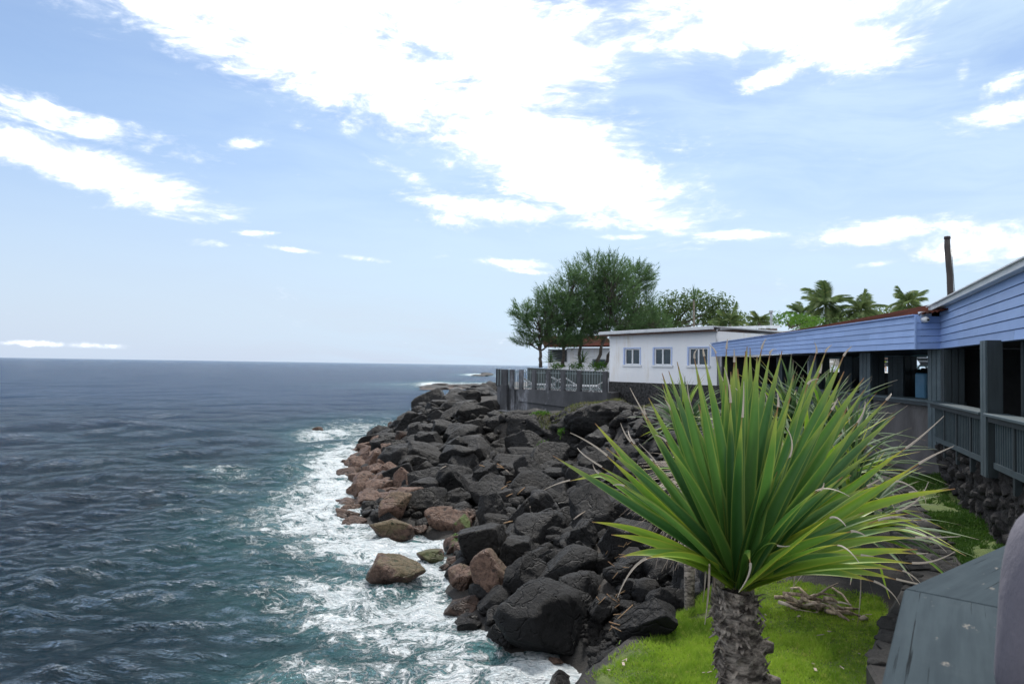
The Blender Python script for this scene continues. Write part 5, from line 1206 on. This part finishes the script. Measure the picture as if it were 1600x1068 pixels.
def patch(cx, cy, rx, ry, n, L, W_, m, lab, cat, base=None, lean=.8):
    a = RNG.uniform(0,6.28,n); r = RNG.uniform(0,1,n)**.5; xs = cx+rx*r*np.cos(a); ys = cy+ry*r*np.sin(a); zs = terrain(xs,ys) if base is None else base(xs,ys)
    d = RNG.normal(size=(n,3))*lean; d[:,2] = 1; d /= np.linalg.norm(d,axis=1)[:,None]
    o = tri_cloud('grass_patch', np.stack([xs,ys,zs],1), d, L*RNG.uniform(.5,1.2,n), W_*np.ones(n), m); return tag(o, lab, cat, kind='stuff')
# grass caps on the outcrops: dropped onto the real surface
bpy.context.view_layer.update()
def drop_patch(px, py, Y_, rx, ry, n, L, W_, m, lab, names=('lava_outcrop','ground','boulder')):
    c = P(px,py,Y_); dg = bpy.context.evaluated_depsgraph_get(); cen = []
    for _ in range(n):
        a = RNG.uniform(0,6.28); r = RNG.uniform(0,1)**.5; x = c.x+rx*r*math.cos(a); y = c.y+ry*r*math.sin(a)
        ok, loc, nr, idx, ob, _m = S.ray_cast(dg, Vector((x,y,c.z+.9)), Vector((0,0,-1)), distance=3.0)
        if ok and nr.z > .35 and ob.name.split('.')[0] in names: cen.append(loc[:])
    if not cen: return
    cen = np.array(cen); k = len(cen); d = RNG.normal(size=(k,3))*.8; d[:,2] = 1; d /= np.linalg.norm(d,axis=1)[:,None]
    o = tri_cloud('grass_patch', cen, d, L*RNG.uniform(.5,1.2,k), W_*np.ones(k), m); tag(o, lab, 'grass', kind='stuff')
drop_patch(815,644,37,1.6,.7,1500,.14,.03,M['drygrass'],'sunlit grass at the foot of the terrace corner')
drop_patch(900,640,32.8,1.8,1.0,2500,.13,.03,M['drygrass'],'dry grass capping the middle lava outcrop')
drop_patch(965,634,31.2,1.8,1.2,2500,.13,.03,M['drygrass'],'dry grass capping the outcrop under the white house')
drop_patch(862,703,31.0,.7,.6,500,.2,.05,M['bush_bright'],'bright green fern patch on the cliff below the outcrop')
drop_patch(845,660,33.5,.5,.5,400,.16,.05,M['bush_bright'],'little green tuft at the left end of the cliff')
# curved stone edging
EDG = [Vector((8.3,15.1,0)),Vector((7.65,14.0,0)),Vector((6.98,12.6,0)),Vector((6.5,11.4,0)),Vector((6.05,10.3,0)),Vector((5.65,9.3,0)),Vector((5.0,8.4,0)),Vector((4.3,7.5,0)),Vector((3.7,6.6,0)),Vector((3.4,5.4,0))]
ed = empty('stone_edging', (6.2,10.3,2.2), 'curved low wall of dark mortared stones running down to the lawn', 'low wall')
V = []; 
def edz(i): return [2.78,2.70,2.58,2.50,2.44,2.40,2.34,2.28,2.24,2.2][i]
hw = [.22,.28,.32,.34,.34,.34,.34,.34,.34,.34]
for i, p in enumerate(EDG):
    d = (EDG[min(i+1,len(EDG)-1)]-EDG[max(i-1,0)]).normalized(); n_ = Vector((d.y,-d.x,0)); zt_ = edz(i)
    for (o_, z_) in ((-1,1.7),(-1,zt_-.03),(-.9,zt_),(.9,zt_),(1,zt_-.03),(1,1.7)): q = p+n_*hw[i]*o_; V.append((q.x,q.y,z_))
Fq = [(i*6+k,(i+1)*6+k,(i+1)*6+k+1,i*6+k+1) for i in range(len(EDG)-1) for k in range(5)]
MB().add(V,Fq).build('mortar_bed', mat('edging_mortar',(.012,.011,.011),.9,(.028,.026,.025),6,.6,20), ed)
FS = [npmesh('edging_stone_%d' % i, rock_shape(IV2, 80+i, 8, 18, .04), IF2, [mat('edging_stone_%d' % i,(.008,.008,.008),.95,(.026,.025,.024),6,.7,25)], True) for i in range(3)]
re_ = random.Random(8); 
for i in range(240):
    t_ = re_.random(); x = t_*(len(EDG)-2); k = int(x); f_ = x-k; p = lerp(EDG[k],EDG[k+1],f_); d = (EDG[k+1]-EDG[k]).normalized(); n_ = Vector((d.y,-d.x,0)); h_ = hw[k]
    q = p+n_*h_*re_.uniform(-.85,.85); z_ = edz(k)*(1-f_)+edz(k+1)*f_
    if i % 5 == 0: q = p+n_*h_*-.98*(1 if i % 2 else 1); z_ -= re_.uniform(.05,.35)
    o = link('stone', FS[i%3], ed); o.location = Vector((q.x,q.y,z_))-ed.location; s = re_.uniform(.06,.13); o.scale = (s*1.3,s,.035 if i % 5 else .07); o.rotation_euler = (0,0,re_.uniform(0,6.28))
# ------------------------------------------------------------------ debris heap on the lawn
hp = P(1280,945,8.7); hp = hit(1275,958); heap = empty('driftwood_heap', hp, 'heap of pale broken dead branches lying on the lawn', 'driftwood'); rh = random.Random(31)
for k in range(34):
    u_ = rh.uniform(-.42,.30); a = Vector((hp.x+u_, hp.y-u_*.45+rh.uniform(-.10,.12), hp.z+rh.uniform(.02,.20))); ang = rh.uniform(-1.3,.9); L = rh.uniform(.12,.42)
    b = a+Vector((math.cos(ang)*L, rh.uniform(-.22,.12), math.sin(ang)*L*.6-.05)); b.z = max(b.z, hp.z+.01); c = lerp(a,b,.5)+Vector((0,0,rh.uniform(.0,.05))); r_ = rh.uniform(.010,.026)
    MB().tube([a,c,b],[r_*1.2,r_,r_*.5],6).build('branch', M['driftwood'] if k % 3 else M['dead'], heap)
for (x0,y0,x1,y1,r_) in ((1222,934,1262,952,.012),(1300,918,1335,958,.014),(1262,930,1235,921,.02)):
    a = hit(x0,y0+4)+Vector((0,0,.03)); b = hit(x1,y1)+Vector((0,0,.02)); MB().tube([a, lerp(a,b,.5)+Vector((0,0,.05)), b],[r_,r_,r_*.6],6).build('branch', M['driftwood'], heap)
lp = hit(1350,971); sb_ = MB().tube([lp+Vector((-.05,0,.03)),lp+Vector((0,0,.045)),lp+Vector((.05,.01,.025))],[.02,.032,.015],8).build('wood_scrap', M['dead'], origin=lp); tag(sb_, 'small pale wood scrap right of the branch heap', 'wood scrap')
# litter: dead leaves and twigs on lawn, rocks
rt = random.Random(77)
for i in range(34):
    px = rt.uniform(940,1385); py = rt.uniform(960,1060)
    if 1110 < px < 1195 or (px < 1060 and py < 1030): continue
    p = hit(px,py); L = rt.uniform(.02,.09); a = rt.uniform(0,6.28); d = Vector((math.cos(a),math.sin(a),0))*L
    o = MB().bar(p+Vector((0,0,.045))-d*.5, p+Vector((0,0,.05))+d*.5, .008 if i%3 else .025, .006).build('twig', M['dead'], origin=p); tag(o, 'tiny pale dead leaf scrap fallen on the lawn', 'leaf litter', 'leaf scraps on the lawn')
bpy.context.view_layer.update(); dg = bpy.context.evaluated_depsgraph_get()
for i, (zx,zy) in enumerate(((585,423),(820,415),(925,410),(965,450),(940,545),(975,585),(1100,662),(980,745),(968,515),(1400,705),(930,425),(1050,560))):
    px, py = Z4(zx,zy); d = ray(px,py).normalized(); ok, loc, nr, idx, ob, _m = S.ray_cast(dg, CAM+d*5.5, d, distance=60)
    if not ok: continue
    a = rt.uniform(-.9,.9); L = rt.uniform(.2,.38); dd = Vector((math.cos(a),rt.uniform(-.3,.3),math.sin(a)*.8)).normalized()
    c = loc+nr*.03; o = MB().tube([c-dd*L/2,c+nr*.02,c+dd*L/2],[.018,.02,.012],5).build('driftwood_stick', M['stick'] if i%3 else M['dead'], origin=c); tag(o, 'short broken stick lodged among the black boulders', 'stick', 'sticks among the boulders')
for i in range(26):
    px, py = Z5(rt.uniform(1120,1290), rt.uniform(60,470)); d = ray(px,py).normalized(); ok, loc, nr, idx, ob, _m = S.ray_cast(dg, CAM+d*5.5, d, distance=40)
    if not ok or ob.name.split('.')[0] not in ('boulder','rubble','pebbles','ground'): continue
    a = rt.uniform(-1.2,1.2); L = rt.uniform(.08,.25); dd = Vector((math.cos(a),0,math.sin(a))); c = loc+nr*.02
    o = MB().tube([c-dd*L/2,c+dd*L/2],[.007,.005],5).build('twig', M['stick'], origin=c); tag(o, 'orange-brown twig caught among rocks above the cove', 'twig', 'twigs above the cove')
# ------------------------------------------------------------------ wooden pole
pb, pt2 = P(1486,480,19.5), P(1480,372,19.5); pl_ = empty('wooden_pole', (pb.x,pb.y,H+.5), 'dark weathered wooden pole rising behind the veranda roof', 'pole')
MB().tube([Vector((pb.x+.2,pb.y,3.3)),pb,P(1484,430,19.5),P(1480,385,19.5),pt2],[.10,.085,.08,.078,.07],9).build('post', M['pole'], pl_); MB().tube([pt2+Vector((-.0,0,-.02)), pt2+Vector((0,0,.05))],[.085,.08],9).build('top', M['pole'], pl_)
MB().tube([pt2+Vector((.12,0,-.3)), pb+Vector((.12,0,.2))],.008,5).build('cable', M['black'], pl_)

# ------------------------------------------------------------------ foreground rail and deck
def near_rail_mat():
    m = bpy.data.materials.new('weathered_rail_paint'); m.use_nodes = True; t = N(m.node_tree); b = t.n['Principled BSDF']; pos = t.new('ShaderNodeTexCoord').outputs['Object']
    g = t.mapping(pos, scale=(26,1.6,8)); n1 = t.noise(1, 8, .6, g); n2 = t.noise(5, 8, .65, pos); g2 = t.mapping(pos, scale=(62,.40,20)); n3 = t.noise(1, 6, .6, g2)
    c = t.mix(t.ramp(n1, .3, .7), rgb(.028,.039,.047), rgb(.041,.056,.065))
    c = t.mix(t.ramp(n2, .45, .75, 0, .5), c, rgb(.052,.066,.075))
    crack = t.ramp(t.math('ADD', n3, t.math('MULTIPLY', t.noise(1.6,3,.5,pos), .35)), .785, .80)
    c = t.mix(crack, c, rgb(.008,.011,.013))
    worn = t.math('MULTIPLY', t.ramp(t.noise(7, 8, .7, t.mapping(pos, scale=(2.2,1,1))), .61, .66), .7)
    c = t.mix(worn, c, rgb(.20,.185,.165))
    t.set(b.inputs['Base Color'], c); b.inputs['Roughness'].default_value = .8; b.inputs['Specular IOR Level'].default_value = .06
    h = t.math('SUBTRACT', t.math('MULTIPLY', n1, .5), crack); t.l.new(t.new('ShaderNodeBump', {'Height': h, 'Strength': .6, 'Distance': .003}).outputs[0], b.inputs['Normal']); return m
M['rail_near'] = near_rail_mat()
ZH = H-.60; K = G(1413,919,ZH); K1 = G(1377,1068,ZH); K2 = G(1546,861,ZH)
dn = (K1-K).normalized(); df = (K2-K).normalized()
rn = empty('foreground_railing', (K.x,K.y,ZF), 'wide grey-blue wooden handrail with mitred corner beside the person', 'railing')
def inn(d): 
    n_ = Vector((d.y,-d.x,0)); return n_
nn = Vector((-dn.y, dn.x, 0)); nn = nn if nn.x > 0 else -nn; nf = Vector((df.y,-df.x,0)); nf = nf if nf.y < 0 else -nf
bis = (nn+nf).normalized(); wd = .29; mit = bis*(wd/bis.dot(nn)); endn = K+dn*3.2; endf = K+df*4.6
def plank(a, b, c, d, nm, ang, gap=.0):     # outer edge a-b, inner c-d ; own origin so the grain runs along it
    org = a.copy(); pts = [a,b,c,d]; me_o = None; rot = Matrix.Rotation(-ang,3,'Z')
    mb = MB(); lo_ = [rot@(Vector((p.x,p.y,ZH-.045))-org) for p in pts]; hi_ = [rot@(Vector((p.x,p.y,ZH))-org) for p in pts]; mb.hexa(lo_+hi_)
    o = mb.build(nm, M['rail_near'], None, .004); o.parent = rn; o.location = org-Vector(rn.location); o.rotation_euler.z = ang; return o
gp = .0022
plank(K+dn*gp, endn, endn+nn*wd, K+mit+dn*gp, 'handrail', math.atan2(dn.y,dn.x)-math.pi/2)
plank(K+df*gp, endf, endf+nf*wd, K+mit+df*gp, 'handrail', math.atan2(df.y,df.x)-math.pi/2)
def pathslab(d_, n_, L0, L1, o0, o1, z0, z1, nm, m):
    a = K+d_*L0; b = K+d_*L1; MB().hexa([v3(a+n_*o0,z0),v3(b+n_*o0,z0),v3(b+n_*o1,z0),v3(a+n_*o1,z0),v3(a+n_*o0,z1),v3(b+n_*o0,z1),v3(b+n_*o1,z1),v3(a+n_*o1,z1)]).build(nm, m, rn)
for d_, n_, L in ((dn,nn,3.1),(df,nf,4.5)):
    pathslab(d_, n_, .1, L, .11, .18, ZH-.13, ZH-.047, 'rail_moulding', M['slate']); pathslab(d_, n_, .1, L, .12, .17, ZF+.12, ZF+.2, 'bottom_rail', M['slate'])
    k = .16
    while k < L-.1: pathslab(d_, n_, k, k+.035, .125, .16, ZF+.2, ZH-.13, 'baluster', M['slate']); k += .12
q = K+bis*.15; MB().box((q.x,q.y,(ZF+ZH)/2-.03), (.10,.10,ZH-ZF-.05), .8).build('rail_post', M['slate'], rn)
dk = [K+bis*.12, K+dn*3.2+nn*.10, Vector((3,-3,0)), Vector((9,-3,0)), K+df*5.2+nf*.1]
mb = MB(); n5 = len(dk); mb.add([v3(p,1.5) for p in dk]+[v3(p,ZF) for p in dk], [tuple(range(n5))[::-1], tuple(range(n5,2*n5))]+[(i,(i+1)%n5,(i+1)%n5+n5,i+n5) for i in range(n5)])
o = mb.build('deck', M['floor'], origin=(2,0,ZF)); 
tag(o, 'concrete deck under the person and the wide handrail', 'deck')

# ------------------------------------------------------------------ person beside the camera (only sleeve and shoulder in the frame)
def skinned(name, nodes, edges, m, parent, org, sub=2):
    me = bpy.data.meshes.new(name); ks = list(nodes); me.from_pydata([Vector(nodes[k][0])-org for k in ks], [(ks.index(a), ks.index(b)) for a, b in edges], []); me.materials.append(m)
    o = bpy.data.objects.new(name, me); C.objects.link(o); o.parent = parent
    md = o.modifiers.new('Skin','SKIN'); md.use_smooth_shade = True
    for i, k in enumerate(ks):
        sv = me.skin_vertices[0].data[i]; r_ = nodes[k][1]; sv.radius = r_ if hasattr(r_,'__len__') else (r_, r_); sv.use_root = (i == 0)
    s = o.modifiers.new('Sub','SUBSURF'); s.levels = sub; s.render_levels = sub; return o
BX, BY = 1.135, 1.22
per = empty('person', (BX,BY,ZF), 'person in lilac-grey long-sleeved top leaning at the wide handrail', 'person')
def pz(x, y, z): return (BX+x, BY+y, ZF+z)
body = {'pelvis':(pz(0,-.02,.92),(.15,.11)),'waist':(pz(0,-.01,1.06),(.11,.09)),'chest':(pz(0,.02,1.26),(.125,.10)),'neckb':(pz(0,.03,1.43),(.07,.06)),'neck':(pz(0,.05,1.50),.052),'head':(pz(0,.07,1.58),(.075,.085)),'crown':(pz(0,.065,1.68),(.07,.085))}
ed_ = [('pelvis','waist'),('waist','chest'),('chest','neckb'),('neckb','neck'),('neck','head'),('head','crown')]
for s, nm in ((-1,'l'),(1,'r')):
    body[nm+'sh'] = (pz(s*.185,.03,1.375),.058); body[nm+'el'] = (pz(s*.240,.02,1.10),.036); body[nm+'wr'] = (pz(s*.07+.07,.235,1.10),.028); body[nm+'pa'] = (pz(s*.04+.08,.30,1.10),(.040,.018))
    body[nm+'hip'] = (pz(s*.09,-.02,.86),.095); body[nm+'kn'] = (pz(s*.10,0,.48),.06); body[nm+'an'] = (pz(s*.11,-.03,.09),.04); body[nm+'toe'] = (pz(s*.12,.13,.04),.035)
    ed_ += [('chest',nm+'sh'),(nm+'sh',nm+'el'),(nm+'el',nm+'wr'),(nm+'wr',nm+'pa'),('pelvis',nm+'hip'),(nm+'hip',nm+'kn'),(nm+'kn',nm+'an'),(nm+'an',nm+'toe')]
    for f_ in range(4):
        bx0 = s*.04+.08+(f_-1.5)*.021; ln = (.06,.075,.07,.055)[f_]
        body[f'{nm}f{f_}a'] = (pz(bx0,.335,1.103),.009); body[f'{nm}f{f_}b'] = (pz(bx0,.335+ln*.6,1.105),.0085); body[f'{nm}f{f_}c'] = (pz(bx0,.335+ln,1.085),.007); ed_ += [(nm+'pa',f'{nm}f{f_}a'),(f'{nm}f{f_}a',f'{nm}f{f_}b'),(f'{nm}f{f_}b',f'{nm}f{f_}c')]
    body[nm+'t1'] = (pz(s*.04+.08-s*.045,.285,1.10),.011); body[nm+'t2'] = (pz(s*.04+.08-s*.065,.325,1.095),.009); ed_ += [(nm+'pa',nm+'t1'),(nm+'t1',nm+'t2')]
skinned('body', body, ed_, M['skin'], per, Vector(per.location))
shirt = {'pelvis':(pz(0,-.02,.90),(.17,.13)),'waist':(pz(0,-.01,1.06),(.13,.11)),'chest':(pz(0,.02,1.27),(.140,.12)),'neckb':(pz(0,.03,1.425),(.085,.075))}; se = [('pelvis','waist'),('waist','chest'),('chest','neckb')]
for s, nm in ((-1,'l'),(1,'r')):
    shirt[nm+'sh'] = (pz(s*.19,.03,1.390),.068); shirt[nm+'ua'] = (pz(s*.222,.025,1.24),.050); shirt[nm+'el'] = (pz(s*.240,.02,1.10),.047); shirt[nm+'wr'] = (pz(s*.09+.06,.21,1.10),.040); se += [('chest',nm+'sh'),(nm+'sh',nm+'ua'),(nm+'ua',nm+'el'),(nm+'el',nm+'wr')]
sh = skinned('shirt', shirt, se, M['shirt'], per, Vector(per.location))
tr = {'pelvis':(pz(0,-.02,.94),(.16,.12))}; te = []
for s, nm in ((-1,'l'),(1,'r')):
    tr[nm+'hip'] = (pz(s*.09,-.02,.85),.108); tr[nm+'kn'] = (pz(s*.10,0,.48),.078); tr[nm+'an'] = (pz(s*.11,-.03,.10),.062); te += [('pelvis',nm+'hip'),(nm+'hip',nm+'kn'),(nm+'kn',nm+'an')]
skinned('trousers', tr, te, M['trousers'], per, Vector(per.location))
hv = rock_shape(IV4, 5, 30, 12, .01)*np.array([.095,.115,.12])+np.array([0,.045,1.68]); hv[:,1] = np.where(hv[:,2] < 1.62, np.minimum(hv[:,1], .03), np.minimum(hv[:,1], .135))
link('hair', npmesh('hair', hv, IF4, [M['hair']], True), per)
for s in (-1,1):
    e_ = MB().tube([Vector(pz(s*.03,.145,1.60)),Vector(pz(s*.03,.158,1.60))],[.012,.010],8).build('eye', M['black'], per)
MB().tube([Vector(pz(0,.145,1.60)),Vector(pz(0,.178,1.57)),Vector(pz(0,.15,1.56))],[.010,.014,.008],6).build('nose', M['skin'], per)
MB().tube([Vector(pz(-.02,.148,1.535)),Vector(pz(0,.156,1.533)),Vector(pz(.02,.148,1.535))],[.004,.007,.004],6).build('mouth', mat('lips',(.35,.14,.12),.5), per)
# far person in a yellow vest beyond the pool
fp = P(1383,580,44); fz = H-.13; pf = empty('person', (fp.x,fp.y,fz), 'small distant person in a yellow vest standing beyond the pool', 'person'); org = Vector(pf.location)
def q3(x, y, z): return (org.x+x, org.y+y, org.z+z)
sc_ = .66
bd = {'p':(q3(0,0,.88*sc_),.09),'w':(q3(0,0,1.05*sc_),.075),'c':(q3(0,0,1.28*sc_),.09),'n':(q3(0,0,1.48*sc_),.035),'h':(q3(0,0,1.60*sc_),.07),
      'ls':(q3(-.12,0,1.36*sc_),.04),'le':(q3(-.17,0,1.1*sc_),.03),'lh':(q3(-.16,-.1,.9*sc_),.022),'rs':(q3(.12,0,1.36*sc_),.04),'re':(q3(.26,0,1.22*sc_),.03),'rh':(q3(.38,-.05,1.12*sc_),.022),
      'lk':(q3(-.07,0,.48*sc_),.05),'lf':(q3(-.09,0,.04),.03),'rk':(q3(.08,.05,.48*sc_),.05),'rf':(q3(.10,.1,.04),.03)}
skinned('body', bd, [('p','w'),('w','c'),('c','n'),('n','h'),('c','ls'),('ls','le'),('le','lh'),('c','rs'),('rs','re'),('re','rh'),('p','lk'),('lk','lf'),('p','rk'),('rk','rf')], M['skin'], pf, org)
skinned('vest', {'p':(q3(0,0,.80*sc_),.11),'w':(q3(0,0,1.02*sc_),.095),'c':(q3(0,0,1.28*sc_),.11)}, [('p','w'),('w','c')], M['vest'], pf, org)
print('rocks', nrock)
